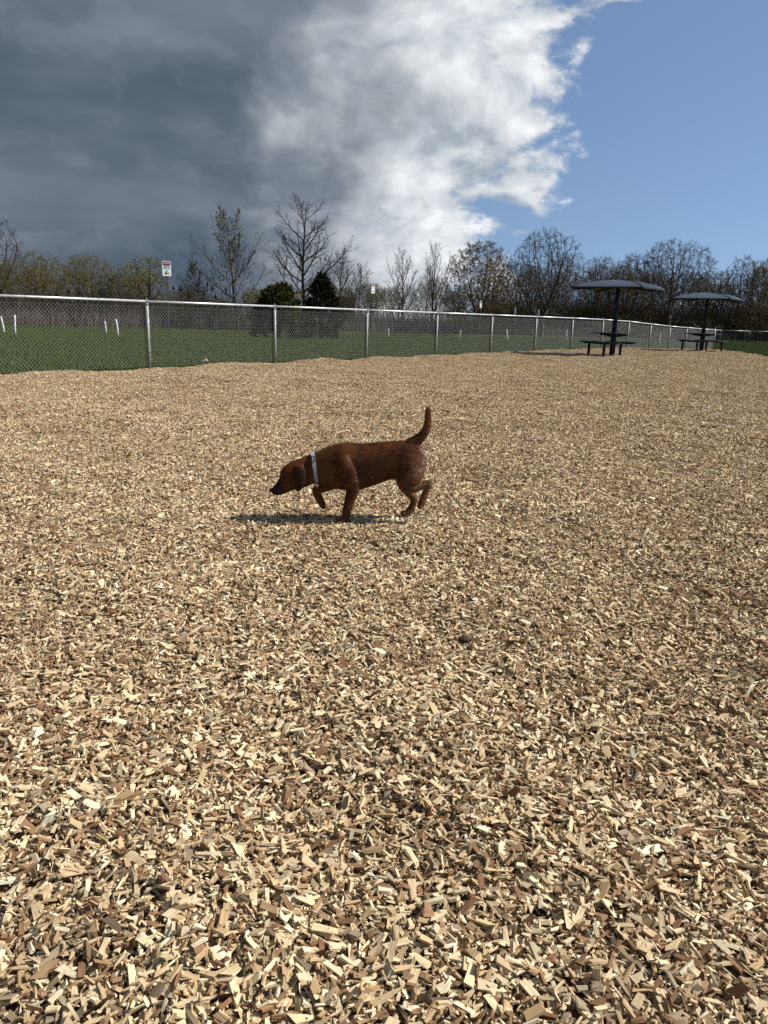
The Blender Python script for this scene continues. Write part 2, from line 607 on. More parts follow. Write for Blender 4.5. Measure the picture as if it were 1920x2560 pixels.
TS = 0.26                                  # square patches that butt against each other
src = bpy.data.collections.new('chip_patches')
for k in range(14):
    r = np.random.default_rng(100 + k)
    n = 1750
    px_, py_ = r.uniform(-TS / 2, TS / 2, n), r.uniform(-TS / 2, TS / 2, n)
    L, W, Th = chip_sizes(r, n)
    z = r.uniform(-0.014, 0.018, n) + 0.004 * np.sin(px_ * 33 + k) * np.sin(py_ * 29 + 2 * k)
    pos = np.stack([px_, py_, z], -1)
    tilt = np.where(r.random(n) < 0.22, 0.85, 0.30)
    me = chips_mesh('chip_patch', r, n, pos, L, W, Th, r.uniform(0, 6.283, n), r.normal(0, 1, n) * tilt, r.normal(0, 1, n) * tilt)
    src.objects.link(bpy.data.objects.new('chip_patch', me))


def scatter(name, P, rots, scales, collection, parent):
    me = bpy.data.meshes.new(name)
    me.vertices.add(len(P))
    me.vertices.foreach_set('co', P.astype(np.float32).ravel())
    a = me.attributes.new('rot', 'FLOAT_VECTOR', 'POINT')
    a.data.foreach_set('vector', rots.astype(np.float32).ravel())
    a = me.attributes.new('size', 'FLOAT', 'POINT')
    a.data.foreach_set('value', scales.astype(np.float32).ravel())
    a = me.attributes.new('pick', 'INT', 'POINT')
    a.data.foreach_set('value', np.random.default_rng(5).integers(0, 1000, len(P)).astype(np.int32))
    o = obj(name, me, parent)
    g = bpy.data.node_groups.new(name, 'GeometryNodeTree')
    g.interface.new_socket('Geometry', in_out='INPUT', socket_type='NodeSocketGeometry')
    g.interface.new_socket('Geometry', in_out='OUTPUT', socket_type='NodeSocketGeometry')
    gi, go = g.nodes.new('NodeGroupInput'), g.nodes.new('NodeGroupOutput')
    ci = g.nodes.new('GeometryNodeCollectionInfo')
    ci.inputs['Collection'].default_value = collection
    ci.inputs['Separate Children'].default_value = True
    ci.inputs['Reset Children'].default_value = True
    ip = g.nodes.new('GeometryNodeInstanceOnPoints')
    ip.inputs['Pick Instance'].default_value = True

    def na(nm, ty):
        nn = g.nodes.new('GeometryNodeInputNamedAttribute')
        nn.data_type = ty
        nn.inputs['Name'].default_value = nm
        return nn.outputs['Attribute']
    e2r = g.nodes.new('FunctionNodeEulerToRotation')
    g.links.new(na('rot', 'FLOAT_VECTOR'), e2r.inputs[0])
    g.links.new(gi.outputs[0], ip.inputs['Points'])
    g.links.new(ci.outputs[0], ip.inputs['Instance'])
    g.links.new(na('pick', 'INT'), ip.inputs['Instance Index'])
    g.links.new(e2r.outputs[0], ip.inputs['Rotation'])
    g.links.new(na('size', 'FLOAT'), ip.inputs['Scale'])
    g.links.new(ip.outputs[0], go.inputs[0])
    md = o.modifiers.new('scatter', 'NODES')
    md.node_group = g
    return o


def surface_points(xs0, xs1, ys0, ys1, step, keep, fz, seed, jit=0.35, turn=None):
    """jittered points, or (turn given) an exact grid turned by that angle"""
    r = np.random.default_rng(seed)
    if turn is None:
        X, Y = np.meshgrid(np.arange(xs0, xs1, step), np.arange(ys0, ys1, step))
        X = X + r.uniform(-jit, jit, X.shape) * step
        Y = Y + r.uniform(-jit, jit, X.shape) * step
    else:
        q = int(60 / step)
        I, J = np.meshgrid(np.arange(-q, q), np.arange(0, q))
        ca, sa = math.cos(turn), math.sin(turn)
        U_, W_ = (I + .5) * step, -(J + .5) * step + 0.02
        X, Y = FP0[0] + U_ * ca - W_ * sa, FP0[1] + U_ * sa + W_ * ca
    X, Y = X.ravel(), Y.ravel()
    k = keep(X, Y)
    X, Y = X[k], Y[k]
    Z = fz(X, Y)
    e = 0.09
    dx = (fz(X + e, Y) - fz(X - e, Y)) / (2 * e)
    dy = (fz(X, Y + e) - fz(X, Y - e)) / (2 * e)
    yaw = r.uniform(0, 6.283, len(X)) if turn is None else r.integers(0, 4, len(X)) * (math.pi / 2) + turn
    rots = np.empty((len(X), 3))
    for q in range(len(X)):
        nrm = Vector((-dx[q], -dy[q], 1)).normalized()
        rots[q] = (Vector((0, 0, 1)).rotation_difference(nrm).to_matrix() @ Matrix.Rotation(yaw[q], 3, 'Z')).to_euler()
    return np.stack([X, Y, Z], -1), rots, r


def in_yard(X, Y):
    d = (X - FP0[0]) * FD[1] - (Y - FP0[1]) * FD[0]      # distance inside the fence
    edge = (d > 0.0) & (X < right_bound(Y) - 0.1) & (Y < 50.5)
    wedge = (Y > -0.7) & (X > -13) & (np.abs(X) < 2.2 + (Y + 1) * 0.75)              # what can be seen, with room to step aside
    return edge & wedge


P, rots, r = surface_points(-13, 22, -0.6, 51, TS, in_yard, gz, 11, 0.0, math.atan2(FD[1], FD[0]))
chips = scatter('wood_chips', P, rots, np.full(len(P), 1.02), src, yard)
tag(chips, 'loose fresh wood chips covering the yard', kind='stuff')

# the chips that show largest, each an object of its own
CM = []
for k in range(30):
    r = np.random.default_rng(400 + k)
    L = np.array([r.uniform(0.021, 0.044)])
    W = np.array([r.uniform(0.006, 0.016)])
    Th = np.array([r.uniform(0.003, 0.008)])
    t = PAL[r.choice([0, 1, 2, 3, 4, 7, 5], p=[.25, .2, .17, .1, .1, .1, .08])][None] * r.normal(1, .1)
    z1 = np.zeros(1)
    CM.append(chips_mesh('wood_chip', r, 1, np.zeros((1, 3)), L, W, Th, z1, z1, z1, t))
r = np.random.default_rng(77)
for k in range(300):
    y = 0.98 + 1.25 * r.random() ** 1.25
    x = r.uniform(-0.62, 0.62) * (y * 1.02)
    o = obj('wood_chip', CM[k % 30], yard, (x, y, float(gz(x, y)) + r.uniform(0.014, 0.022)),
            (r.normal(0, 0.28), r.normal(0, 0.28), r.uniform(0, 6.283)))

# ------------------------------------------------------------------ lawn grass
gsrc = bpy.data.collections.new('grass_patches')
for k in range(5):
    r = np.random.default_rng(200 + k)
    n = 1500
    rad = 0.62 * np.sqrt(r.random(n))
    th = r.uniform(0, 6.283, n)
    b0 = np.stack([rad * np.cos(th), rad * np.sin(th), np.zeros(n)], -1)
    az = r.uniform(0, 6.283, n)
    h = r.uniform(0.03, 0.085, n)
    wv = np.stack([np.cos(az), np.sin(az), np.zeros(n)], -1) * 0.006
    lean = np.stack([-np.sin(az), np.cos(az), np.zeros(n)], -1) * (h * r.uniform(-0.6, 0.6, n))[:, None]
    tip = b0 + lean + np.stack([np.zeros(n), np.zeros(n), h], -1)
    V = np.stack([b0 - wv, b0 + wv, tip], 1).reshape(-1, 3)
    me = mesh('grass_patch', V, np.arange(n * 3).reshape(-1, 3), M['blade'])
    a = me.attributes.new('tone', 'FLOAT', 'FACE')
    a.data.foreach_set('value', r.random(n).astype(np.float32))
    gsrc.objects.link(bpy.data.objects.new('grass_patch', me))


def in_lawn(X, Y):
    d = (X - FP0[0]) * FD[1] - (Y - FP0[1]) * FD[0]
    left = (d < -0.05) & (X > -0.62 * Y - 4)
    right = (X > right_bound(Y) + 0.05) & (Y > 20) & (Y < 90) & (X < Y * 0.62 + 4)
    far = (Y > 50) & (X < Y * 0.62 + 4) & (X > -0.6 * Y)
    edge = 70 + 0.4 * X
    return (left | right | far) & (Y < np.clip(edge + 6, 60, 95))


P, rots, r = surface_points(-50, 52, 8, 95, 0.8, in_lawn, gg, 12)
grass = scatter('grass', P, rots, r.uniform(0.8, 1.35, len(P)), gsrc, None)
tag(grass, 'short dark green lawn beyond the chain link fence', 'grass', kind='stuff')

# ------------------------------------------------------------------ chain link fence
FH = 1.21
D = 0.071
segs = []
nw = int(round(FSP / (D / 2)))
nz = int((FH - 0.05) / (D / 2))
BL = nw * D / 2
Vs, Fs = [], []
for k in range(nw):
    x0 = k * D / 2
    for j in range(nz):
        a = (k + j) % 2
        p = np.array([x0 + (D / 2 if a else 0), 0.003 * (1 if j % 2 else -1), 0.03 + j * D / 2])
        q = np.array([x0 + (0 if a else D / 2), 0.003 * (-1 if j % 2 else 1), 0.03 + (j + 1) * D / 2])
        segs.append((p, q))
S = np.array(segs)


def prisms(S, r0, r1, sides=3):
    """S (n,2,3) segments -> tapered prisms"""
    n = len(S)
    d = S[:, 1] - S[:, 0]
    d = d / np.maximum(np.linalg.norm(d, axis=1, keepdims=True), 1e-9)
    ref = np.where(np.abs(d[:, 2:3]) < 0.9, np.array([[0, 0, 1.0]]), np.array([[1.0, 0, 0]]))
    u = np.cross(d, ref)
    u /= np.linalg.norm(u, axis=1, keepdims=True)
    v = np.cross(d, u)
    r0 = np.broadcast_to(np.asarray(r0, dtype=float), (n,))
    r1 = np.broadcast_to(np.asarray(r1, dtype=float), (n,))
    V = np.empty((n, 2 * sides, 3))
    for k in range(sides):
        t = 2 * math.pi * k / sides
        o_ = u * math.cos(t) + v * math.sin(t)
        V[:, k] = S[:, 0] + o_ * r0[:, None]
        V[:, sides + k] = S[:, 1] + o_ * r1[:, None]
    base = np.arange(n)[:, None, None] * (2 * sides)
    q = np.array([[k, (k + 1) % sides, sides + (k + 1) % sides, sides + k] for k in range(sides)])
    return V.reshape(-1, 3), (base + q[None]).reshape(-1, 4)


Vw, Fw = prisms(S, 0.0016, 0.0016)
me_link = mesh('chain_link', Vw, Fw, M['wire'])
mb = MB()
mb.tube([(0, 0, -0.25), (0, 0, FH - 0.045)], 0.0302, 14)
me_post = mb.build('post', M['postgalv'], True)
mb = MB()     # eye top that the rail runs through
mb.lathe([(0.034, -0.02), (0.034, 0.018), (0.024, 0.03)], (0, 0, FH - 0.05), 14)
ring = [(0, 0.033 * math.cos(t), FH + 0.033 * math.sin(t)) for t in np.linspace(0, 2 * math.pi, 13)]
mb.tube(ring, 0.012, 8, False)
mb.lathe([(0.010, 0.0), (0.012, 0.012), (0.004, 0.022)], (0, 0, FH + 0.036), 8)
me_cap = mb.build('post_cap', M['postgalv'], True)
mb = MB()
mb.tube([(0, 0, FH), (BL, 0, FH)], 0.0212, 12)
me_rail = mb.build('rail', M['galv'], True)
mb = MB()
for q in range(5):
    xx = BL * (q + 0.5) / 5
    mb.tube([(xx, 0.0235 * math.cos(t), FH + 0.0235 * math.sin(t)) for t in np.linspace(0, 2 * math.pi, 9)], 0.0028, 5, False)
    mb.tube([(xx, 0, FH - 0.023), (xx + 0.01, 0, FH - 0.06)], 0.0022, 5)
me_tie = mb.build('tie_wires', M['wire'])


def fence(name, start, d, first, nposts, label, cat='fence', zf=gz, end_tall=False, zoff=0.0):
    base = Vector((start[0], start[1], 0))
    root = thing(name, (base.x, base.y, float(zf(base.x, base.y))), label, cat)
    ang = math.atan2(d[1], d[0])
    pts = []
    for k in range(first, first + nposts):
        x, y = start[0] + d[0] * FSP * k, start[1] + d[1] * FSP * k
        zz = float(fall(y)) + zoff if zf is gz else float(zf(x, y)) + zoff
        pts.append(Vector((x, y, zz)))
    for k, p in enumerate(pts):
        loc = p - root.location
        last = end_tall and k == nposts - 1
        po = obj('post', me_post, root, loc, (0, 0, ang), (1.25, 1.25, 1.09) if last else None)
        obj('post_cap', me_cap, po)
        if k < nposts - 1:
            v = pts[k + 1] - p
            e = (0, -math.asin(v.z / v.length), ang)
            scl = (v.length / BL, 1, 1)
            ra = obj('rail', me_rail, root, loc, e, scl)
            tag(obj('tie_wires', me_tie, ra), kind='stuff')
            tag(obj('chain_link', me_link, root, loc + Vector((FN[0] * 0.034, FN[1] * 0.034, 0)) if zf is gz else loc, e, scl), kind='stuff')
    return root


fence('chain_link_fence', FP0, FD, -2, 16, 'long galvanised chain link fence receding along the edge of the wood chips', end_tall=True)
fence('chain_link_fence', (39.0, 93.0), (1.0, 0.02), -1, 9, 'distant low chain link fence across the lawn at far right', zf=gg, zoff=0.02)

# ------------------------------------------------------------------ picnic shelters
SA = R(34.8)


def roof_panel_mesh(side, rise, nr=26, ns=10):
    """one curved hip panel, edge along -Y, with standing ribs"""
    h = side / 2
    prof = lambda t: rise * (1 - (1 - t) ** 2.1) ** 0.9          # t 0 at the eave, 1 at the crown
    V, F = [], []
    sub = 4
    nu = nr * sub
    for j in range(ns + 1):
        t = j / ns * 0.97
        half = h * (1 - t)
        for i_ in range(nu + 1):
            x = -h + side * i_ / nu
            ph = i_ % sub
            rib = 0.013 if ph in (0, 1) else 0.0
            xc = max(-half, min(half, x))
            tt = t if abs(x) <= half else min(0.97, 1 - abs(x) / h) if False else t
            V.append((xc, -half, prof(tt) + (rib if abs(x) < half - 0.01 else 0.004)))
    for j in range(ns):
        for i_ in range(nu):
            a = j * (nu + 1) + i_
            q = [a, a + 1, a + nu + 2, a + nu + 1]
            pts = [V[k] for k in q]
            if abs(pts[0][0] - pts[1][0]) < 1e-6 and abs(pts[2][0] - pts[3][0]) < 1e-6:
                continue
            F.append(q)
    me = mesh('roof_panel', V, F, M['roof'])
    return me


ROOF_S = 2.32
me_panel = roof_panel_mesh(ROOF_S, 0.235)
# underside ceiling and rim
mb = MB()
h = ROOF_S / 2
mb.add([(-h, -h, -0.035), (h, -h, -0.035), (h, h, -0.035), (-h, h, -0.035), (-h, -h, 0.003), (h, -h, 0.003), (h, h, 0.003), (-h, h, 0.003), (0, 0, 0.10)],
       [[0, 1, 5, 4], [1, 2, 6, 5], [2, 3, 7, 6], [3, 0, 4, 7], [0, 8, 1], [1, 8, 2], [2, 8, 3], [3, 8, 0]])
me_rim = mb.build('roof_frame', M['black'])
mb = MB()
for sx, sy in ((1, 1), (1, -1), (-1, 1), (-1, -1)):
    mb.tube([(0, 0, 0.06), (sx * h * 0.93, sy * h * 0.93, -0.03)], 0.03, 6)
me_arms = mb.build('roof_arms', M['black'])
mb = MB()
prof = lambda t: 0.235 * (1 - (1 - t) ** 2.1) ** 0.9
for sx, sy in ((1, 1), (1, -1), (-1, 1), (-1, -1)):
    mb.tube([(sx * h * (1 - t), sy * h * (1 - t), prof(t) + 0.006) for t in np.linspace(0, 0.96, 9)], 0.017, 6)
me_hip = mb.build('hip_caps', M['roof'], True)
mb = MB()
mb.lathe([(0.10, 0), (0.09, 0.03), (0.05, 0.055), (0.02, 0.062)], (0, 0, 0.22), 14)
me_fin = mb.build('finial', M['black'], True)
mb = MB()
mb.lathe([(0.125, -0.15), (0.125, 0.0), (0.092, 0.05), (0.086, 0.6), (0.068, 1.4), (0.05, 2.26)], (0, 0, 0), 16)
me_pole = mb.build('pole', M['black'], True)
mb = MB()
mb.box((0, 0, 0.735), (1.2, 1.2, 0.035), 0, 0.012)
me_table = mb.build('table_top', M['black'])
mb = MB()
mb.box((0, 0, 0.69), (0.9, 0.07, 0.05)).box((0, 0, 0.686), (0.07, 0.9, 0.05))
mb.tube([(0.0, 0, 0.62), (0.36, 0, 0.685)], 0.02, 6).tube([(0, 0, 0.62), (-0.36, 0, 0.685)], 0.02, 6)
me_tframe = mb.build('table_frame', M['black'])
me_slats = []
mb = MB()
mb.box((0, 0, 0), (1.0, 0.085, 0.045), 0, 0.008)
me_slat = mb.build('slat', M['black'])
mb = MB()
mb.tube([(0, 0, -0.2), (0, 0, 0.40)], 0.045, 10).box((0, 0, 0.008), (0.16, 0.16, 0.012))
me_bleg = mb.build('leg', M['black'])
mb = MB()
mb.box((0, 0, 0.41), (0.78, 0.05, 0.03)).box((0, 0, 0.411), (0.05, 0.24, 0.024))
me_bframe = mb.build('seat_frame', M['black'])


def shelter(loc, label, scale, benches, near):
    z0 = float(fall(loc[1]))
    t = thing('picnic_shelter', (loc[0], loc[1], z0), label, 'shelter', 'umbrella roofed picnic shelters', -SA)
    t.scale = (scale,) * 3
    obj('pole', me_pole, t)
    eave = 2.15
    fr = obj('roof_frame', me_rim, t, (0, 0, eave))
    obj('roof_arms', me_arms, fr, (0, 0, -0.02))
    for k in range(4):
        obj('roof_panel', me_panel, t, (0, 0, eave), (0, 0, k * math.pi / 2))
    obj('hip_caps', me_hip, t, (0, 0, eave))
    obj('finial', me_fin, t, (0, 0, eave))
    tt = obj('table_top', me_table, t)
    obj('table_frame', me_tframe, tt)
    for k in benches:
        side = {0: 'nearest the camera', 1: 'on the right', 2: 'on the far side', 3: 'on the left'}[k]
        a = -SA + k * math.pi / 2
        d = Vector((math.sin(a), -math.cos(a), 0))
        pos = Vector((loc[0], loc[1], z0)) + d * 0.80 * scale
        bn = thing('bench', pos, f'black backless bench {side} of the {near} shelter table', 'bench', 'benches around the shelter tables', a)
        obj('leg', me_bleg, bn)
        obj('seat_frame', me_bframe, bn)
        for q in (-0.1, 0.0, 0.1):
            obj('slat', me_slat, bn, (0, q, 0.445))


shelter((7.36, 25.9), 'larger nearer shelter with square slate blue roof on one black pole over a table', 1.0, (0, 2, 3), 'nearer')
shelter((13.33, 33.6), 'smaller farther shelter with square slate blue roof beside the right hand lawn', 1.0, (0, 1, 2, 3), 'farther')
pad = MB().box((0, 0, -0.03), (2.7, 2.3, 0.11), 0, 0.02).build('concrete_pad', M['concrete'])
tag(obj('concrete_pad', pad, None, (6.75, 25.2, 0.0), (0, 0, -SA)), kind='structure')


# ------------------------------------------------------------------ trees
def unit(v):
    return v / (np.linalg.norm(v) + 1e-9)


class Grower:
    def __init__(s, seed, cfg):
        s.r = np.random.default_rng(seed)
        s.c = cfg
        s.S, s.r0, s.r1, s.lv = [], [], [], []
        s.tips = []

    def grow(s, p, d, L, rad, lv):
        c, r = s.c, s.r
        n = c['seg'][lv]
        last = lv == len(c['seg']) - 1
        pts, rr = [p], [rad]
        end = rad * c['taper'][lv]
        for k in range(n):
            d = unit(d + r.normal(0, c['wander'][lv], 3) + np.array([0, 0, c['trop'][lv]]))
            q = p + d * L / n
            ra, rb = rad + (end - rad) * k / n, rad + (end - rad) * (k + 1) / n
            s.S.append((p, q)); s.r0.append(ra); s.r1.append(rb); s.lv.append(lv)
            p = q
            pts.append(p); rr.append(rb)
        if last or lv >= len(c['seg']) - 2:
            s.tips += pts[1:]
        if last:
            return
        nc = c['nc'][lv]
        nc = max(1, int(round(nc * r.uniform(0.8, 1.2))))
        az = r.uniform(0, 6.283)
        for k in range(nc):
            t = c['t0'][lv] + (1 - c['t0'][lv]) * (k + r.uniform(0.2, 0.9)) / nc
            f = min(t, 0.999) * n
            i0 = int(f)
            pp = pts[i0] + (pts[i0 + 1] - pts[i0]) * (f - i0)
            dd = unit(pts[i0 + 1] - pts[i0])
            az += 2.4 + r.normal(0, 0.35)
            a = np.cross(dd, [0.13, 0.31, 0.94] if abs(dd[2]) < 0.9 else [1, 0, 0])
            a = unit(a)
            b = np.cross(dd, a)
            ang = R(c['ang'][lv]) * r.uniform(0.75, 1.25)
            nd = unit(dd * math.cos(ang) + (a * math.cos(az) + b * math.sin(az)) * math.sin(ang))
            Lc = L * c['ratio'][lv] * c['shape'][lv](t) * r.uniform(0.75, 1.2)
            rc = max(c['rmin'], min((rr[i0] + (rr[i0 + 1] - rr[i0]) * (f - i0)) * 0.75, rad * c['rr'][lv]))
            s.grow(pp, nd, Lc, rc, lv + 1)


flat = lambda t: 1.0
down = lambda t: 1.15 - 0.75 * t
ROUND = dict(seg=[3, 6, 5, 4, 2], taper=[.7, .3, .35, .4, .5], wander=[.04, .07, .1, .13, .16], trop=[.0, .07, .07, .06, .03],
             nc=[9, 10, 8, 7], t0=[.45, .2, .12, .1], ang=[34, 36, 36, 38], ratio=[2.0, .52, .5, .5], shape=[flat, down, down, down],
             rr=[.42, .40, .46, .6], rmin=.008, trunk=.26)
LEADER = dict(seg=[9, 6, 4, 2], taper=[.12, .3, .4, .5], wander=[.03, .06, .1, .14], trop=[.03, .09, .08, .05],
              nc=[28, 9, 6], t0=[.18, .18, .15], ang=[52, 40, 40], ratio=[.50, .42, .5], shape=[lambda t: 1.25 - 1.0 * t, down, down],
              rr=[.36, .45, .55], rmin=.011, trunk=1.0)
SHRUB = dict(seg=[1, 6, 4, 3, 2], taper=[.9, .25, .35, .4, .5], wander=[.02, .09, .12, .15, .18], trop=[.0, .05, .05, .04, .02],
             nc=[10, 10, 7, 5], t0=[.1, .15, .15, .1], ang=[36, 34, 40, 42], ratio=[9, .45, .5, .5], shape=[flat, down, down, down],
             rr=[.8, .45, .5, .6], rmin=.007, trunk=.09)


def tree_meshes(seed, H, cfg, rad, wide=1.0, buds=0, budsize=0.05, barkm='barkgrey', budm='bud', thick=1.0):
    g = Grower(seed, cfg)
    d0 = unit(np.array([g.r.normal(0, .03), g.r.normal(0, .03), 1]))
    g.grow(np.array([0., 0, -0.25]), d0, H * cfg['trunk'], rad, 0)
    S = np.array(g.S)
    top = np.percentile(S[:, 1, 2], 99.7)
    k = (H) / top
    S[:, :, :2] *= k * wide
    S[:, :, 2] *= k
    r0 = np.array(g.r0) * thick
    r1 = np.array(g.r1) * thick
    lv = np.array(g.lv)
    big = lv <= (1 if cfg is not LEADER else 0)
    V1, F1 = prisms(S[big], r0[big], r1[big], 7)
    me_t = mesh('trunk', V1, F1, M[barkm], True)
    V2, F2 = prisms(S[~big], r0[~big], r1[~big], 3)
    mats = [M[barkm]]
    mi = None
    if buds:
        tips = np.array(g.tips)
        tips[:, :2] *= k * wide
        tips[:, 2] *= k
        rr = g.r
        c = tips[rr.integers(0, len(tips), buds)] + rr.normal(0, 0.05, (buds, 3))
        a = rr.normal(0, 1, (buds, 3)); a /= np.linalg.norm(a, axis=1, keepdims=True)
        b = np.cross(a, rr.normal(0, 1, (buds, 3))); b /= np.linalg.norm(b, axis=1, keepdims=True)
        sz = rr.uniform(0.5, 1.3, (buds, 1)) * budsize
        Q = np.stack([c - a * sz, c - b * sz * .55, c + a * sz, c + b * sz * .55], 1).reshape(-1, 3)
        F3 = np.arange(buds * 4).reshape(-1, 4) + len(V2)
        nb = len(F2)
        V2 = np.concatenate([V2, Q]); F2 = np.concatenate([F2, F3])
        mats.append(M[budm])
        mi = np.concatenate([np.zeros(nb), np.ones(buds)])
    me_c = mesh('crown', V2, F2, mats, False, mi)
    at = me_c.attributes.new('tone', 'FLOAT', 'FACE')
    at.data.foreach_set('value', g.r.random(len(F2)).astype(np.float32))
    return me_t, me_c


def colonize(seed, att, trunk_h, step, kill, infl, up=0.12, wob=0.10, iters=130, lean=(0, 0)):
    """branches that grow towards points spread through the crown"""
    r = np.random.default_rng(seed)
    nodes = [np.array([lean[0] * z, lean[1] * z, z - .25]) + np.append(r.normal(0, .03, 2), 0) for z in np.arange(0, trunk_h + step, step)]
    par = [-1] + list(range(len(nodes) - 1))
    nd = np.array(nodes)
    D_ = np.linalg.norm(att[:, None] - nd[None], axis=2)
    near, dist = D_.argmin(1), D_.min(1)
    alive = np.ones(len(att), bool)
    for it in range(iters):
        act = np.where(alive & (dist < infl))[0]
        if len(act) == 0:
            break
        v = att[act] - nd[near[act]]
        v /= np.linalg.norm(v, axis=1, keepdims=True) + 1e-9
        ids, inv = np.unique(near[act], return_inverse=True)
        acc = np.zeros((len(ids), 3))
        np.add.at(acc, inv, v)
        acc /= np.linalg.norm(acc, axis=1, keepdims=True) + 1e-9
        acc += r.normal(0, wob, acc.shape)
        acc[:, 2] += up
        acc /= np.linalg.norm(acc, axis=1, keepdims=True)
        new = nd[ids] + acc * step
        # a shoot that would land on wood already there gives up, and so do the points that called it
        Dd = np.linalg.norm(new[:, None] - nd[None], axis=2).min(1)
        bad = Dd < step * 0.55
        alive[act[bad[inv]]] = False
        new, ids = new[~bad], ids[~bad]
        if len(new) == 0:
            continue
        base = len(nd)
        nd = np.concatenate([nd, new])
        par += list(ids)
        live = np.where(alive)[0]
        Dn = np.linalg.norm(att[live][:, None] - new[None], axis=2)
        j, dm = Dn.argmin(1), Dn.min(1)
        b_ = dm < dist[live]
        near[live[b_]] = base + j[b_]
        dist[live[b_]] = dm[b_]
        alive &= dist > kill
    return nd, np.array(par)


def crown_tree(seed, H, Rc, z0, n_att, trunk_h, buds=0, budsize=.05, barkm='barkgrey', budm='bud', shape='dome', tip=.008, trad=.25, step=.3, twigs=2):
    r = np.random.default_rng(seed)
    P = []
    while len(P) < n_att:
        q = r.uniform(-1, 1, 3)
        t = (q[2] + 1) / 2
        if shape == 'dome':
            lim = math.sqrt(max(0, 1 - (max(0, t - .42) / .58) ** 2)) * (0.55 + .45 * min(1, t / .42))
        elif shape == 'fan':
            lim = math.sqrt(max(0, 1 - (max(0, t - .62) / .38) ** 2)) * (0.22 + .78 * min(1, t / .62))
        else:
            lim = math.sqrt(max(0, 1 - (max(0, t - .3) / .7) ** 2.4)) * (0.75 + .25 * min(1, t / .3))
        a = math.atan2(q[1], q[0])
        lim *= 1 + .10 * math.sin(a * 3 + seed + 5 * t) + .07 * math.sin(a * 7 + 9 * t)
        if math.hypot(q[0], q[1]) < lim:
            P.append((q[0] * Rc, q[1] * Rc, z0 + t * (H - z0)))
    nd, par = colonize(seed, np.array(P), trunk_h, step, step * 1.25, step * 9)
    n = len(nd)
    nch = np.bincount(par[1:], minlength=n)
    rad = np.zeros(n)
    depth = np.zeros(n, int)
    for i in range(n - 1, 0, -1):
        if nch[i] == 0:
            rad[i] = tip ** 2.35
        rad[par[i]] += rad[i]
        depth[par[i]] = max(depth[par[i]], depth[i] + 1)
    rad = rad ** (1 / 2.35)
    rad *= np.where(rad > .02, 1, 1)
    k = trad / rad[0]
    rad = np.where(rad > tip * 2, tip * 2 + (rad - tip * 2) * (trad - tip * 2) / max(1e-6, rad[0] - tip * 2), rad)
    S = np.stack([nd[par[1:]], nd[1:]], 1)
    r0, r1 = rad[par[1:]], rad[1:]
    r0 = np.minimum(r0, r1 * 1.6 + .004)
    # fine twigs on the outer wood
    outer = np.where(depth <= 3)[0]
    outer = outer[outer > 5]
    src_ = np.repeat(outer, twigs)
    d = nd[src_] - nd[par[src_]]
    d /= np.linalg.norm(d, axis=1, keepdims=True) + 1e-9
    d = d + r.normal(0, .55, d.shape) + np.array([0, 0, .15])
    d /= np.linalg.norm(d, axis=1, keepdims=True)
    L = r.uniform(.2, .55, (len(src_), 1))
    tw = np.stack([nd[src_], nd[src_] + d * L], 1)
    big = r1 > .035
    V1, F1 = prisms(S[big], r0[big], r1[big], 7)
    me_t = mesh('trunk', V1, F1, M[barkm], True)
    Sx = np.concatenate([S[~big], tw])
    ra = np.concatenate([r0[~big], np.full(len(tw), tip * .8)])
    rb = np.concatenate([r1[~big], np.full(len(tw), tip * .35)])
    V2, F2 = prisms(Sx, ra, rb, 3)
    mats, mi = [M[barkm]], None
    if buds:
        tips = np.concatenate([tw[:, 1], (tw[:, 0] + tw[:, 1]) / 2])
        c = tips[r.integers(0, len(tips), buds)] + r.normal(0, .05, (buds, 3))
        a = r.normal(0, 1, (buds, 3)); a /= np.linalg.norm(a, axis=1, keepdims=True)
        b = np.cross(a, r.normal(0, 1, (buds, 3))); b /= np.linalg.norm(b, axis=1, keepdims=True)
        sz = r.uniform(.5, 1.3, (buds, 1)) * budsize
        Q = np.stack([c - a * sz, c - b * sz * .55, c + a * sz, c + b * sz * .55], 1).reshape(-1, 3)
        nb = len(F2)
        F2 = np.concatenate([F2, np.arange(buds * 4).reshape(-1, 4) + len(V2)])
        V2 = np.concatenate([V2, Q])
        mats.append(M[budm])
        mi = np.concatenate([np.zeros(nb), np.ones(buds)])
    me_c = mesh('crown', V2, F2, mats, False, mi)
    at = me_c.attributes.new('tone', 'FLOAT', 'FACE')
    at.data.foreach_set('value', r.random(len(F2)).astype(np.float32))
    return me_t, me_c


def plant_tree(name, meshes, x, y, label, cat='tree', group=None, rz=0.0, s=1.0):
    t = thing(name, (x, y, float(gg(x, y)) - 0.05), label, cat, group, rz)
    t.scale = (s, s, s)
    obj('trunk', meshes[0], t)
    obj('crown', meshes[1], t)
    return t


BIG = dict(LEADER, nc=[24, 9, 6], ang=[50, 38, 40], ratio=[.52, .42, .5], t0=[.16, .18, .15])
plant_tree('bare_tree', tree_meshes(21, 12.5, BIG, 0.21, 1.2, 350, .05, 'barkdark', 'budbrown', 1.05), -8.0, 76,
           'tallest dark bare tree with drooping twig tangle at its top, behind the dark conifer')
YOUNG = dict(LEADER, nc=[24, 8, 5], ang=[38, 36, 38], ratio=[.55, .42, .5], t0=[.08, .15, .15])
plant_tree('budding_tree', tree_meshes(22, 10.9, YOUNG, 0.13, 1.05, 2600, .075, 'barkgrey', 'budgrey'), -14.1, 74,
           'tall slim budding tree against the storm cloud, left of the tallest tree')
plant_tree('budding_tree', tree_meshes(23, 6.2, YOUNG, 0.08, 1.0, 1200, .07, 'barkgrey', 'budgrey'), -18.2, 75,
           'small thin budding sapling between the large warning sign and the tall budding tree')
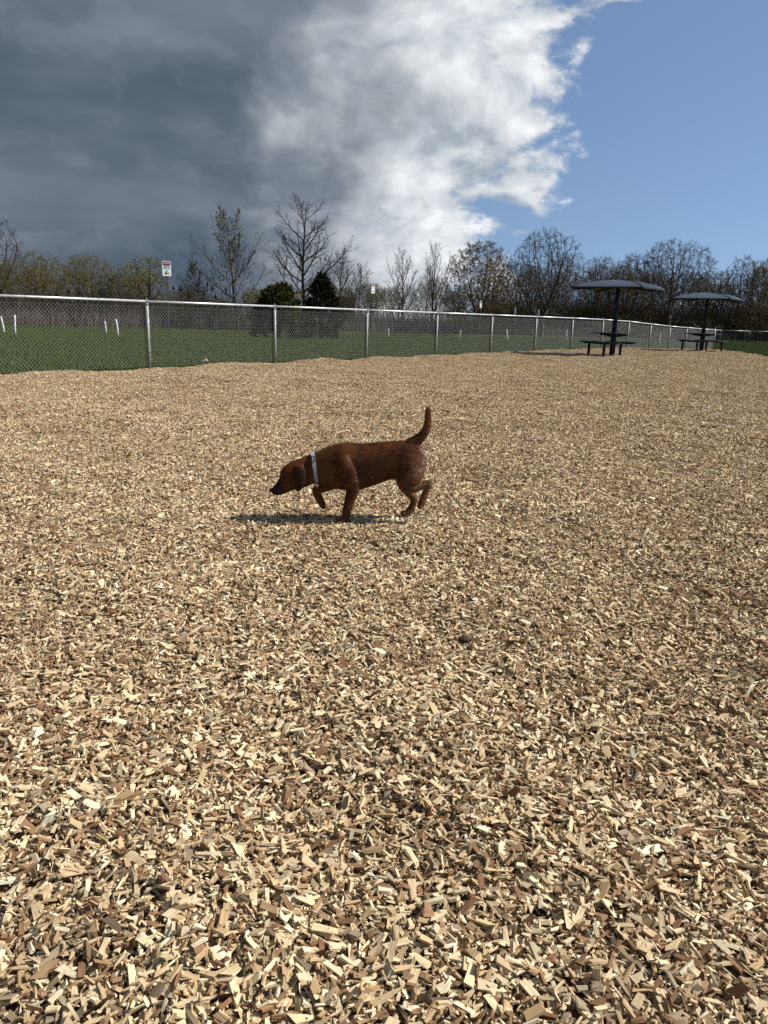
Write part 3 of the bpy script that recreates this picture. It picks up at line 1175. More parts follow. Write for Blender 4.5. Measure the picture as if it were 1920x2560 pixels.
plant_tree('bare_tree', tree_meshes(24, 8.2, YOUNG, 0.09, 0.9, 200, .05, 'barkgrey', 'budgrey'), -5.0, 77,
           'slender bare sapling just right of the tallest tree')
plant_tree('bare_tree', tree_meshes(25, 6.9, YOUNG, 0.08, 1.0, 200, .05, 'barkgrey', 'budgrey'), -3.2, 79,
           'low leaning bare sapling right of the tallest tree, nearest the second warning sign')
VASE = dict(LEADER, nc=[18, 8, 6], ang=[34, 34, 36], ratio=[.62, .42, .5], t0=[.22, .15, .15])
plant_tree('bare_tree', tree_meshes(26, 9.0, VASE, 0.13, .95, 0, .05, 'barkgrey'), 1.4, 86,
           'bare vase shaped tree standing alone right of the second warning sign')
plant_tree('bare_tree', tree_meshes(27, 9.9, VASE, 0.13, .8, 0, .05, 'barkgrey'), 4.6, 88,
           'narrow bare tree with forked top next to the olive budding tree')
plant_tree('budding_tree', crown_tree(28, 10.2, 3.9, .8, 2200, 1.2, 30000, .055, 'barkbrown', 'budbrown', 'oval', .011, .2, .28, 4), 9.7, 88,
           'bushy olive brown budding tree left of the big round bare tree')
plant_tree('bare_tree', crown_tree(29, 11.7, 4.5, 2.2, 2600, 2.0, 0, .05, 'barkgrey', 'bud', 'dome', .012, .30, .28, 6), 17.3, 90,
           'big round crowned bare tree left of the nearer shelter')
plant_tree('bare_tree', crown_tree(30, 11.6, 4.6, 1.8, 2600, 1.2, 0, .05, 'barkgrey', 'bud', 'fan', .012, .28, .28, 6), 33.8, 96.5,
           'big fan crowned bare tree rising between the two shelter roofs')
plant_tree('bare_tree', crown_tree(31, 11.8, 3.4, 3.5, 700, 3.5, 0, .05, 'barkdark', 'bud', 'dome', .013, .30, .3, 3), -45.0, 92,
           'dark bare tree at the far left edge, taller than its neighbours')
OL = crown_tree(32, 8.0, 4.2, .8, 1500, 1.0, 20000, .034, 'barkbrown', 'bud', 'dome', .012, .2, .3, 5)
OL2 = crown_tree(33, 8.0, 3.0, .6, 1200, .8, 16000, .034, 'barkbrown', 'bud', 'fan', .012, .18, .3, 5)
BR1 = crown_tree(34, 10.0, 3.2, 1.5, 1500, 1.5, 6000, .045, 'barkgrey', 'budbrown', 'fan', .012, .22, .28, 3)
BR2 = crown_tree(35, 10.0, 3.0, .8, 1500, 1.0, 12000, .045, 'barkbrown', 'budbrown', 'oval', .012, .2, .28, 3)
plant_tree('willow_tree', OL, -38.0, 86, 'wide olive budding tree, second from the left edge of the tree line', s=0.95)
plant_tree('willow_tree', OL2, -33.9, 91, 'olive green budding tree just left of the gap before the small forked tree', rz=1.1, s=0.95)
plant_tree('willow_tree', OL2, -29.9, 92, 'lowest yellowish budding tree left of the small forked tree', rz=2.6, s=0.86)
plant_tree('budding_tree', crown_tree(36, 6.7, 2.1, 1.6, 420, 1.2, 2500, .055, 'barkdark', 'bud', 'fan', .010, .17), -23.2, 77,
           'small forked tree with dark trunks left of the large warning sign')
plant_tree('budding_tree', BR1, 25.6, 98, 'grey brown budding tree behind the left part of the nearer shelter roof', s=.96)
plant_tree('budding_tree', BR2, 30.0, 99, 'reddish brown budding tree above the right part of the nearer shelter roof', rz=2., s=1.02)
plant_tree('budding_tree', BR2, 44.0, 98, 'rusty brown budding tree at the right edge above the far fence', rz=.7, s=.95)
plant_tree('budding_tree', BR1, 40.6, 101, 'thin grey budding tree right of the fan crowned tree', rz=3.3, s=.86)

# the wood behind: trees of the same few kinds that nothing tells apart
kinds = [OL, OL2, BR1, BR2]
r = np.random.default_rng(51)
for k in range(96):
    t_ = (k + r.uniform(-.4, .4)) / 95
    x = -66 + 138 * t_
    row = k % 3
    left = x < -14
    if left and row == 2:
        continue
    y = (92 if left else 100) + row * 6 + r.uniform(-2, 2)
    if -16 < x < 13:
        hgt = r.uniform(4.2, 6.2) * (1 + row * .12)
        y += 6
    elif left:
        hgt = np.interp(x, [-66, -44, -36, -28, -22, -14], [9.0, 8.4, 7.6, 6.8, 5.0, 4.8]) * r.uniform(.58, 1.04)
    else:
        hgt = r.uniform(7.6, 10.2)
    pick = (r.choice([0, 1, 1, 3], p=[.35, .3, .2, .15]) if left else r.choice([2, 3, 3, 1]))
    mm = kinds[pick]
    zone = 'left of the tallest tree' if x < -9 else 'right of the dark conifer' if x < 17 else 'behind the shelters'
    look = ('wide olive', 'bushy olive', 'grey brown', 'reddish brown')[pick]
    plant_tree('woodland_tree', mm, x, y, f'{look} tree of the wood on the horizon {zone}',
               group='trees of the wood on the horizon', rz=r.uniform(0, 6.28), s=hgt / (8.0 if pick < 2 else 10.0))


# evergreens
def evergreen(seed, H, Rb, ncl, matn, conical, spike):
    """many upswept sprays, each a cluster of needle blades"""
    r = np.random.default_rng(seed)
    C, A_, Tn = [], [], []
    for q in range(ncl):
        t = r.random() ** 0.8
        if conical:
            R0 = Rb * min(1.0, (1 - t) * 1.45 + .02) ** 0.9 * (0.8 + 0.2 * min(1, t * 6))
        else:
            R0 = Rb * math.sqrt(max(0, 1 - (t * .99) ** 2.2))
        az = r.uniform(0, 6.283)
        rad = R0 * (r.uniform(.55, 1.0) if r.random() < .8 else r.uniform(1.0, 1.16))
        c = np.array([rad * math.cos(az), rad * math.sin(az), t * H * .93])
        ax = unit(np.array([math.cos(az) * .75, math.sin(az) * .75, r.uniform(.35, 1.3)]) + r.normal(0, .2, 3))
        ln = r.uniform(.25, .6) * (1 - .45 * t) * (1 if conical else 1.15)
        k = 75
        u_ = r.random(k)
        C.append(c + ax * ln * u_[:, None] + r.normal(0, .055, (k, 3)) * (1.1 - u_[:, None]))
        d = ax + r.normal(0, .55, (k, 3))
        A_.append(d / np.linalg.norm(d, axis=1, keepdims=True))
        Tn.append(np.clip(r.uniform(.0, .75) + r.normal(0, .2, k) + .2 * u_, 0, 1))
    c, od, tone = np.concatenate(C), np.concatenate(A_), np.concatenate(Tn)
    n = len(c)
    sd = np.cross(od, r.normal(0, 1, (n, 3))); sd /= np.linalg.norm(sd, axis=1, keepdims=True)
    L = r.uniform(0.6, 1.3, (n, 1)) * spike
    Vv = np.stack([c - sd * L * .16, c + sd * L * .16, c + od * L], 1).reshape(-1, 3)
    me = mesh('crown', Vv, np.arange(n * 3).reshape(-1, 3), M[matn])
    at = me.attributes.new('tone', 'FLOAT', 'FACE')
    at.data.foreach_set('value', tone.astype(np.float32))
    tr = MB().tube([(0, 0, -.2), (0, 0, H * .5), (0, 0, H * .9)], [.12, .08, .02], 8).build('trunk', M['barkdark'], True)
    return tr, me


plant_tree('conifer', evergreen(61, 4.2, 1.25, 420, 'needle', True, .15), -4.3, 50,
           'dark pointed conifer in front of the tallest bare tree')
plant_tree('conifer', evergreen(62, 2.95, 1.2, 400, 'needle2', False, .15), -6.0, 43,
           'rounded olive green conifer left of the dark pointed one')
plant_tree('shrub', tree_meshes(63, 4.4, SHRUB, .07, 1.0, 3500, .08, 'barkbrown', 'budbrown'), -10.3, 71,
           'rust brown bush behind the rounded olive conifer', 'shrub')
plant_tree('shrub', tree_meshes(64, 2.6, SHRUB, .06, 1.2, 2500, .08, 'barkbrown', 'needle2'), 25.6, 90,
           'low yellow green shrub just right of the nearer shelter pole', 'shrub')
plant_tree('shrub', tree_meshes(65, 2.6, SHRUB, .06, 1.4, 2500, .08, 'barkbrown', 'needle2'), 37.8, 95.5,
           'low yellow green shrub above the left end of the far fence', 'shrub')


def wood_edge(x):
    return np.interp(x, [-60, -28, 5, 30, 70], [58, 67, 88, 95.5, 97])


# undergrowth and dead reeds: nobody could count these
r = np.random.default_rng(71)
n = 46000
x = np.where(r.random(n) < .45, r.uniform(10, 75, n), r.uniform(-70, 75, n))
y = wood_edge(x) + 3 + r.uniform(0, 1, n) ** 1.3 * 22
L = r.uniform(1.2, 3.4, n) * np.where(x > 12, 1.45, 1.0) * np.where((x > -16) & (x < 12), 0.8, 1.0)
d = np.stack([r.normal(0, .30, n), r.normal(0, .30, n), np.ones(n)], -1)
d /= np.linalg.norm(d, axis=1, keepdims=True)
p0 = np.stack([x, y, gg(x, y) - .05 + r.uniform(0, 1.2, n) * (r.random(n) < .5)], -1)
S = np.stack([p0, p0 + d * L[:, None]], 1)
Vu, Fu = prisms(S, r.uniform(.010, .028, n), .004)
o = obj('undergrowth', mesh('undergrowth', Vu, Fu, M['barkbrown']))
tag(o, 'tangled brown brush filling the foot of the wood', 'undergrowth', kind='stuff')

n = 42000
x = r.uniform(-62, 42, n)
u_ = r.random(n)
y = wood_edge(x) + u_ * 6 + r.normal(0, .35, n) + 0.7 * np.sin(x * .9)
h_ = r.uniform(0.7, 1.75, n) * np.where(x > 12, .75, 1.0)
az = r.uniform(0, 6.283, n)
wv = np.stack([np.cos(az), np.sin(az), np.zeros(n)], -1) * r.uniform(.006, .014, (n, 1))
b0 = np.stack([x, y, gg(x, y) - .03], -1)
lean = np.stack([r.normal(.08, .16, n), r.normal(0, .16, n), np.ones(n)], -1)
tip = b0 + lean * h_[:, None]
mid = b0 + lean * h_[:, None] * .6
Vr = np.stack([b0 - wv, b0 + wv, mid + wv * .9, tip, mid - wv * .9], 1).reshape(-1, 3)
me = mesh('reeds', Vr, np.arange(n * 5).reshape(-1, 5), M['reed'])
at = me.attributes.new('tone', 'FLOAT', 'FACE')
at.data.foreach_set('value', r.random(n).astype(np.float32))
tag(obj('reeds', me), 'band of dead grey brown reeds at the edge of the lawn', 'reeds', kind='stuff')


# sumac shrubs: bare stems that end in dark seed heads
def sumac(seed, H, n):
    r = np.random.default_rng(seed)
    st, hd = MB(), []
    for k in range(n):
        a = r.uniform(0, 6.283)
        q = np.array([math.cos(a), math.sin(a), 0]) * r.uniform(.2, 1.2)
        top = np.array([q[0] * 1.5, q[1] * 1.5, H * r.uniform(.62, 1.0)])
        midp = np.array([q[0] * .6, q[1] * .6, top[2] * .55])
        st.tube([(0, 0, -.1), midp, top], [.03, .022, .014], 5)
        hd.append(top)
    mh = MB()
    for tp in hd:
        mh.lathe([(.02, -.02), (.09, .05), (.105, .13), (.075, .25), (.015, .36)], tuple(tp), 7)
    return st.build('stems', M['barkdark']), mh.build('seed_heads', M['seed'], True)


for k, (x, y, H, n, lab) in enumerate([
        (-24.6, 62, 2.75, 9, 'bare sumac with dark seed heads left of the fence post nearest the camera'),
        (-17.3, 66, 3.5, 9, 'bare sumac with dark seed heads just right of the large warning sign pole'),
        (-15.2, 67, 3.9, 8, 'bare sumac with dark seed heads below the slim budding tree')]):
    t = thing('sumac_shrub', (x, y, float(gg(x, y))), lab, 'shrub', 'sumac shrubs beyond the lawn')
    a, b = sumac(90 + k, H, n)
    obj('stems', a, t)
    tag(obj('seed_heads', b, t), kind='stuff')

# low far building that shows between the saplings
b = thing('far_building', (-8.2, 150, -1.0), 'dark flat roofed building far behind the saplings', 'building')
obj('wall', MB().box((0, 0, 2.6), (3.2, 7, 5.2)).build('wall', M['brick']), b)
obj('roof', MB().box((0, 0, 5.3), (3.7, 7.6, .22)).build('roof', M['black']), b)
for q in range(2):
    obj('window', MB().box((-.8 + q * 1.6, -3.51, 3.9), (1.0, .06, 1.1)).build('window', M['glass']), b)


# ------------------------------------------------------------------ warning signs
def text_mesh(s, size, mt):
    c = bpy.data.curves.new('lettering', 'FONT')
    c.body = s
    c.size = size
    c.align_x = 'CENTER'
    c.align_y = 'CENTER'
    c.extrude = 0.001
    o = bpy.data.objects.new('lettering', c)
    COL.objects.link(o)
    bpy.context.view_layer.update()
    me = bpy.data.meshes.new_from_object(o.evaluated_get(bpy.context.evaluated_depsgraph_get()))
    bpy.data.objects.remove(o)
    me.materials.clear()
    me.materials.append(mt)
    return me


def rounded(wd, hg, rad, th, mt, name):
    pts = []
    for cx, cy, a0 in ((wd / 2 - rad, hg / 2 - rad, 0), (-wd / 2 + rad, hg / 2 - rad, 90), (-wd / 2 + rad, -hg / 2 + rad, 180), (wd / 2 - rad, -hg / 2 + rad, 270)):
        for k in range(5):
            a = R(a0 + k * 22.5)
            pts.append((cx + rad * math.cos(a), cy + rad * math.sin(a)))
    n = len(pts)
    v = [(x, -th / 2, y) for x, y in pts] + [(x, th / 2, y) for x, y in pts]
    f = [list(range(n)), list(range(2 * n - 1, n - 1, -1))] + [[i, i + n, (i + 1) % n + n, (i + 1) % n] for i in range(n)]
    return mesh(name, v, f, mt)


def tri_mesh(wd, hg, mt, name):
    v = [(-wd / 2, 0, -hg / 2), (wd / 2, 0, -hg / 2), (0, 0, hg / 2)]
    v = v + [(a, .002, b) for _, _, b in () for a in ()]
    vv = [(x, -.001, z) for x, y, z in v] + [(x, .001, z) for x, y, z in v]
    return mesh(name, vv, [[0, 1, 2], [5, 4, 3], [0, 3, 4, 1], [1, 4, 5, 2], [2, 5, 3, 0]], mt)


def warning_sign(x, y, top, wd, hg, label, rz):
    z = float(gg(x, y))
    t = thing('warning_sign', (x, y, z), label, 'sign', 'keep out signs along the reeds', rz)
    obj('post', MB().box((0, 0, (top - z) / 2 - .1), (.05, .035, top - z + .1)).build('post', M['steel']), t)
    pn = obj('sign_panel', rounded(wd, hg, wd * .09, .006, M['signwhite'], 'sign_panel'), t, (0, -.024, top - z - hg / 2))
    y0 = -.0055
    obj('header', rounded(wd * .88, hg * .23, wd * .05, .003, M['signblack'], 'header'), pn, (0, y0, hg * .345))
    obj('header_oval', rounded(wd * .76, hg * .12, wd * .1, .002, M['signred'], 'header_oval'), pn, (0, y0 - .003, hg * .345))
    rx = (R(90), 0, 0)
    obj('lettering', text_mesh('DANGER', wd * .20, M['signwhite']), pn, (0, y0 - .0055, hg * .345), rx)
    obj('lettering', text_mesh('UNSTABLE', wd * .15, M['signblack']), pn, (0, y0, hg * .175), rx)
    obj('lettering', text_mesh('GROUND', wd * .15, M['signblack']), pn, (0, y0, hg * .10), rx)
    obj('lettering', text_mesh('KEEP OUT', wd * .185, M['signblack']), pn, (0, y0, hg * .0), rx)
    tb = obj('warning_triangle', tri_mesh(wd * .56, hg * .32, M['signblack'], 'warning_triangle'), pn, (0, y0, -hg * .22))
    obj('triangle_face', tri_mesh(wd * .42, hg * .24, M['signyellow'], 'triangle_face'), tb, (0.01 * wd, -.003, -hg * .012))
    obj('falling_rocks', tri_mesh(wd * .2, hg * .14, M['signblack'], 'falling_rocks'), tb, (-wd * .09, -.006, -hg * .05))


warning_sign(-9.06, 32.5, 3.0, .35, .58, 'large white warning sign with black header and yellow triangle, nearest the camera', R(28))
warning_sign(-1.1, 50.5, 3.12, .30, .64, 'second white warning sign, narrow, above the middle of the fence rail', R(50))
warning_sign(8.2, 72, 2.72, .30, .64, 'smallest farthest white warning sign before the olive brown budding tree', R(54))

# white marker stakes in the lawn
stakes = [(-15.45, 32.53, .80, .06, 'straight white stake at the left edge, second from the left'),
          (-17.95, 36.77, .78, -.13, 'leaning white stake at the very left edge of the lawn'),
          (-12.47, 36.22, .78, -.07, 'bent white stake left of the first fence post, right one of its pair'),
          (-16.75, 46.64, .72, -.06, 'white stake left of the first fence post, left one of its pair'),
          (-.05, 63.2, .65, .02, 'short white stake in the lawn left of the fourth fence post'),
          (5.7, 64.0, .7, .15, 'pale stake leaning right between the fourth and fifth fence posts'),
          (9.2, 61.0, .8, -.18, 'pale stake leaning left just before the fifth fence post'),
          (15.7, 70.0, .9, .03, 'pale stake right of the fifth fence post'),
          (19.0, 70.5, .85, -.03, 'pale stake before the sixth fence post'),
          (22.6, 66.0, .9, .03, 'pale stake right of the sixth fence post'),
          (12.6, 80.0, 2.9, .02, 'tall thin white marker pole left of the fifth gap, behind the lawn'),
          (15.0, 80.0, 2.75, -.03, 'second tall thin white marker pole, before the big round bare tree')]
for k, (x, y, hgt, lean, lab) in enumerate(stakes):
    z = float(gg(x, y))
    bend = 0.05 if k in (2, 3) else 0.0
    pts = [(0, 0, -.1), (lean * hgt * .4 + bend * .6, 0, hgt * .45), (lean * hgt * .85 + bend * .5, 0, hgt * .85), (lean * hgt, 0, hgt)]
    rr_ = .042 if hgt < 1.5 else .05
    t = thing('marker_stake', (x, y, z), lab, 'stake', 'white stakes in the lawn')
    if hgt < 1.5:
        obj('shaft', MB().tube(pts, [rr_, rr_, rr_ * .95, rr_ * .9], 8).build('shaft', M['white'], True), t)
        obj('cap', MB().lathe([(rr_ * 1.05, 0), (rr_ * 1.05, .02), (rr_ * .6, .035)], (lean * hgt, 0, hgt - .012), 8).build('cap', M['white'], True), t)
    else:
        obj('shaft', MB().tube([(0, 0, -.1), (lean, 0, hgt - .62)], .03, 8).build('shaft', M['steel'], True), t)
        obj('plate', MB().box((lean, -.0, hgt - .32), (.16, .03, .62), 0, .006).build('plate', M['white']), t)

# scrap of litter on the lawn behind the fence
sm = MB()
rr_ = random.Random(4)
vv = [(math.cos(a) * (.06 + .03 * rr_.random()), math.sin(a) * (.05 + .03 * rr_.random()), .02 + .06 * rr_.random()) for a in np.linspace(0, 6.28, 10)[:-1]]
sm.add(vv + [(0, 0, .09), (0, 0, .01)], [[i, (i + 1) % 9, 9] for i in range(9)] + [[(i + 1) % 9, i, 10] for i in range(9)])
t = thing('litter_scrap', (-4.1, 17.6, float(gg(-4.1, 17.6)) + .03), 'small crumpled white and red scrap on the grass just behind the fence', 'litter')
obj('paper', sm.build('paper', M['white']), t)
obj('red_print', MB().box((.0, -.02, .10), (.03, .012, .07), .5, .002).build('red_print', M['redscrap']), t)

# bark piece and dark clumps among the chips
def lump(seed, dims, mt, name, n=9, jag=.25):
    r = np.random.default_rng(seed)
    V, F = [], []
    m_ = 10
    for i in range(n):
        t = i / (n - 1)
        rad = math.sin(math.pi * (0.06 + 0.88 * t)) ** .6
        for k in range(m_):
            a = 2 * math.pi * k / m_
            q = rad * (1 + r.normal(0, jag))
            V.append(((t - .5) * dims[0], math.cos(a) * q * dims[1] / 2, math.sin(a) * q * dims[2] / 2))
    for i in range(n - 1):
        for k in range(m_):
            F.append([i * m_ + k, i * m_ + (k + 1) % m_, (i + 1) * m_ + (k + 1) % m_, (i + 1) * m_ + k])
    F += [list(range(m_ - 1, -1, -1)), [(n - 1) * m_ + k for k in range(m_)]]
    return mesh(name, V, F, mt, True)


for nm, x, y, dims, mt, rot, lab, cat, sd in [
        ('bark_piece', 1.32, 2.93, (.065, .026, .018), 'barkpiece', (.1, .25, -.5), 'reddish brown bark piece lying on the chips at right', 'bark', 1),
        ('dirt_clump', .285, 2.40, (.045, .03, .016), 'clump', (.2, 0, .3), 'small black dirt clump among the chips right of centre', 'dirt', 2),
        ('wood_lump', -.94, 2.52, (.05, .016, .012), 'barkpiece', (.1, .2, 1.), 'dark wood lump among the chips left below the dog', 'wood', 3),
        ('wood_lump', 1.30, 2.05, (.06, .05, .03), 'barkpiece', (.2, .1, .6), 'brown wood lump at the right edge above the corner', 'wood', 4)]:
    o = obj(nm, lump(sd, dims, M[mt], nm), None, (x, y, float(gz(x, y)) + .026), rot)
    tag(o, lab, cat)

# ------------------------------------------------------------------ dog
DOG = Vector((-0.20, 3.90, 0.0))
DZ = 0.022       # top of the chips it walks on


def D2(u_, v_):
    """side profile units -> metres in the dog's own upright plane"""
    return (u_ * 7.581e-4 + v_ * 1.18e-5 - .8513 + .20, -v_ * 7.70e-4 + u_ * 2.16e-5 + .66205 + DZ)


def ring_pts(c, ax, a, b, n, e=2.0):
    """ellipse: a half size in plane (along ax), b half size sideways"""
    out_ = []
    for k in range(n):
        t = 2 * math.pi * k / n
        ct, st = math.cos(t), math.sin(t)
        ct = math.copysign(abs(ct) ** (2 / e), ct)
        st = math.copysign(abs(st) ** (2 / e), st)
        out_.append((c[0] + ax[0] * a * ct, c[1] + b * st, c[2] + ax[1] * a * ct))
    return out_


def loft(rings):
    n = len(rings[0])
    v = [p for q in rings for p in q]
    f = []
    for i in range(len(rings) - 1):
        for k in range(n):
            j = (k + 1) % n
            f.append([i * n + k, i * n + j, (i + 1) * n + j, (i + 1) * n + k])
    f.append(list(range(n - 1, -1, -1)))
    f.append([(len(rings) - 1) * n + k for k in range(n)])
    return v, f


def catmull(P, sub):
    P = np.array(P, dtype=float)
    Q = np.vstack([2 * P[0] - P[1], P, 2 * P[-1] - P[-2]])
    o_ = []
    for i in range(1, len(Q) - 2):
        for k in range(sub):
            t = k / sub
            o_.append(.5 * (2 * Q[i] + (Q[i + 1] - Q[i - 1]) * t + (2 * Q[i - 1] - 5 * Q[i] + 4 * Q[i + 1] - Q[i + 2]) * t ** 2
                            + (3 * Q[i] - Q[i - 1] - 3 * Q[i + 1] + Q[i + 2]) * t ** 3))
    o_.append(P[-1])
    return np.array(o_)


TORSO = [(1386, 457, 1388, 515.6, 0.0216), (1372, 422, 1384, 580.6, 0.0490), (1325, 374, 1335, 625.6, 0.0666), (1240, 359, 1225, 629, 0.0703),
         (1150, 359, 1150, 617, 0.0665), (1050, 366, 1060, 649, 0.0760), (960, 373, 970, 675, 0.0826), (880, 366, 900, 686, 0.0855),
         (810, 369, 820, 681, 0.0836), (750, 384, 750, 669, 0.0760), (700, 401, 690, 655, 0.0665), (660, 418, 648, 637, 0.0579),
         (628, 428.5, 622, 636.7, 0.0542), (597, 439.5, 588, 651.7, 0.0522), (558, 456.5, 553, 664.7, 0.0512), (520, 469.5, 520, 670.7, 0.0532),
         (475, 488.5, 480, 680.7, 0.0542), (435, 512.5, 448, 694.7, 0.0493), (409, 544.5, 424, 703.7, 0.0404), (397, 591.5, 404, 708.7, 0.0315),
         (373, 629.5, 380, 710.7, 0.0276), (352, 654.5, 358, 705.7, 0.0241), (340, 668.5, 344, 695.7, 0.0167)]
parts = MB()
rings = []
for u1, v1_, u2, v2, hw in catmull(TORSO, 3):
    a, b = D2(u1, v1_), D2(u2, v2)
    c = ((a[0] + b[0]) / 2, 0, (a[1] + b[1]) / 2)
    ax = np.array([a[0] - b[0], a[1] - b[1]])
    hl = np.linalg.norm(ax) / 2
    rings.append(ring_pts(c, ax / (2 * hl), hl, hw, 22, 2.15))
parts.add(*loft(rings))


def limb(pts, sub=4, n=14):
    """(u, v, sideways y, half size in plane, half size sideways)"""
    P = np.array([(*D2(u_, v_), y, a, b) for u_, v_, y, a, b in pts])
    Q = catmull(P, sub)
    rg = []
    for i in range(len(Q)):
        d = Q[min(i + 1, len(Q) - 1), :2] - Q[max(i - 1, 0), :2]
        d = d / np.linalg.norm(d)
        rg.append(ring_pts((Q[i, 0], Q[i, 2], Q[i, 1]), (-d[1], d[0]), max(Q[i, 3], .004), max(Q[i, 4], .004), n))
    parts.add(*loft(rg))


NF, FF = -.052, .048
limb([(800, 440, NF - .004, .045, .040), (838, 530, NF - .008, .058, .044), (872, 600, NF - .007, .050, .038), (886, 652, NF - .006, .037, .030), (882, 700, NF - .004, .031, .026), (868, 748, NF, .027, .024),
      (853, 800, NF, .0245, .023), (843, 842, NF, .021, .020), (833, 870, NF, .021, .021), (815, 886, NF, .017, .024), (795, 893, NF, .012, .022)])
limb([(800, 590, FF - .01, .05, .04), (745, 650, FF, .036, .032), (695, 674, FF, .030, .026), (660, 684, FF, .026, .024), (648, 706, FF, .024, .022),
      (662, 745, FF, .022, .020), (679, 778, FF, .020, .019), (690, 802, FF, .019, .020), (697, 820, FF, .010, .014)])
limb([(1292, 440, -.03, .07, .04), (1285, 520, -.052, .076, .042), (1270, 590, -.06, .067, .040), (1258, 640, -.060, .040, .030), (1298, 660, -.06, .028, .024),
      (1350, 647, -.058, .021, .019), (1388, 634, -.057, .0165, .016), (1405, 640, -.057, .0185, .017), (1394, 680, -.057, .0175, .0165), (1377, 730, -.057, .0185, .0175),
      (1363, 770, -.057, .0205, .020), (1352, 804, -.057, .014, .018)])
limb([(1285, 470, .035, .065, .04), (1270, 580, .048, .062, .038), (1255, 645, .052, .042, .030), (1266, 690, .054, .032, .026), (1294, 730, .055, .024, .022),
      (1322, 765, .055, .021, .020), (1329, 788, .055, .0195, .0185), (1319, 824, .055, .018, .018), (1304, 852, .055, .0195, .020), (1280, 872, .055, .016, .023), (1250, 880, .055, .011, .021)])
limb([(1285, 392, 0, .040, .034), (1325, 362, 0, .032, .028), (1362, 328, 0, .0235, .022), (1390, 285, 0, .0215, .020), (1401, 240, 0, .0195, .018), (1401, 195, .002, .016, .015),
      (1402, 162, .003, .014, .014), (1408, 138, .004, .007, .008)])
for sgn in (-1, 1):       # ears hang beside the cheek
    limb([(528, 500, sgn * .047, .022, .012), (533, 530, sgn * .058, .028, .009), (536, 575, sgn * .0625, .031, .0075), (532, 615, sgn * .063, .029, .0075),
          (524, 648, sgn * .061, .020, .007), (516, 670, sgn * .059, .009, .006)], 3, 12)
for u_, v_, y0, k in [(792, 890, NF, 4), (1254, 875, .055, 4), (695, 814, FF, 4), (1351, 796, -.057, 4)]:     # toes
    x0, z0 = D2(u_, v_)
    for q in range(k):
        yy = y0 + (q - 1.5) * .0115
        cx = x0 - (.006 if q in (1, 2) else 0.0)
        parts.lathe([(.003, -.009), (.0085, -.005), (.0095, 0), (.0085, .005), (.003, .009)], (cx, yy, z0), 10)

me0 = parts.build('body', M['coat'])
tmp = bpy.data.objects.new('tmp_body', me0)
COL.objects.link(tmp)
rm = tmp.modifiers.new('remesh', 'REMESH')
rm.mode = 'VOXEL'
rm.voxel_size = 0.0042
smd = tmp.modifiers.new('smooth', 'SMOOTH')
smd.factor = 0.5
smd.iterations = 5
bpy.context.view_layer.update()
body_me = bpy.data.meshes.new_from_object(tmp.evaluated_get(bpy.context.evaluated_depsgraph_get()))
bpy.data.objects.remove(tmp)
body_me.name = 'body'
body_me.materials.clear()
body_me.materials.append(M['coat'])
body_me.polygons.foreach_set('use_smooth', np.ones(len(body_me.polygons), dtype=bool))
nv = len(body_me.vertices)
co = np.empty(nv * 3, dtype=np.float32)
body_me.vertices.foreach_get('co', co)
co = co.reshape(-1, 3).astype(float)
nrm = np.empty(nv * 3, dtype=np.float32)
body_me.vertices.foreach_get('normal', nrm)
nrm = nrm.reshape(-1, 3).astype(float)
# back to profile units for colouring
U = (co[:, 0] - .20 + .8513) / 7.581e-4 - 10
Vv = (.66205 + DZ - co[:, 2]) / 7.70e-4 + 30


def sst(x, a, b):
    t = np.clip((x - a) / (b - a), 0, 1)
    return t * t * (3 - 2 * t)


def lerp(c, k, w_):
    return c * (1 - w_[:, None]) + np.array(k)[None] * w_[:, None]


colr = np.tile(np.array([0.082, 0.0230, 0.0045]), (nv, 1))
colr = lerp(colr, (0.165, 0.076, 0.026), sst(U, 1150, 1360) * sst(Vv, 380, 560) * .8)            # paler breeches
colr = lerp(colr, (0.16, 0.07, 0.024), sst(U, 1320, 1400) * (1 - sst(Vv, 330, 380)) * .8)        # tail
colr = lerp(colr, (0.20, 0.095, 0.036), sst(U, 900, 1000) * (1 - sst(U, 1180, 1260)) * sst(Vv, 620, 690) * .7)
colr = lerp(colr, (0.022, 0.012, 0.008), (1 - sst(U, 385, 460)) * sst(Vv, 550, 620))             # dark muzzle
ear = (np.abs(co[:, 1]) > .0535) & (U < 590) & (U > 480)
colr = np.where(ear[:, None], np.array([[0.034, 0.0125, 0.005]]), colr)  # shade on the ears, put into the coat colour
colr = lerp(colr, (0.05, 0.018, 0.007), (1 - sst(np.hypot(U - 425, (Vv - 572) * 1.3), 10, 30)) * .8)
colr = lerp(colr, (0.07, 0.026, 0.010), sst(Vv, 780, 860) * .7)
# uneven coat tone, with sheen and flank shade put into the colour
pn = (np.sin(U * .031 + Vv * .017 + 1.0) * np.sin(Vv * .029 - U * .011) + .6 * np.sin(U * .067 - Vv * .041 + 2) * np.sin(Vv * .083 + U * .02 + .5))
colr = colr * (1 + .33 * pn[:, None]).clip(.45, 1.7)
colr = lerp(colr, (0.15, 0.058, 0.013), sst(U, 590, 640) * (1 - sst(U, 700, 790)) * .55)              # golden neck ruff, painted as part of the sheen
colr = lerp(colr, (0.13, 0.050, 0.012), (1 - sst(np.hypot((U - 850) / 1.0, (Vv - 430) / 1.4), 30, 90)) * .55)   # highlight painted on the shoulder
colr = lerp(colr, (0.040, 0.0115, 0.003), (1 - sst(np.hypot((U - 960) / 1.6, (Vv - 520)), 40, 110)) * .6)       # shade painted on the flank
ca = body_me.attributes.new('coat', 'FLOAT_COLOR', 'POINT')
ca.data.foreach_set('color', np.concatenate([colr, np.ones((nv, 1))], 1).astype(np.float32).ravel())

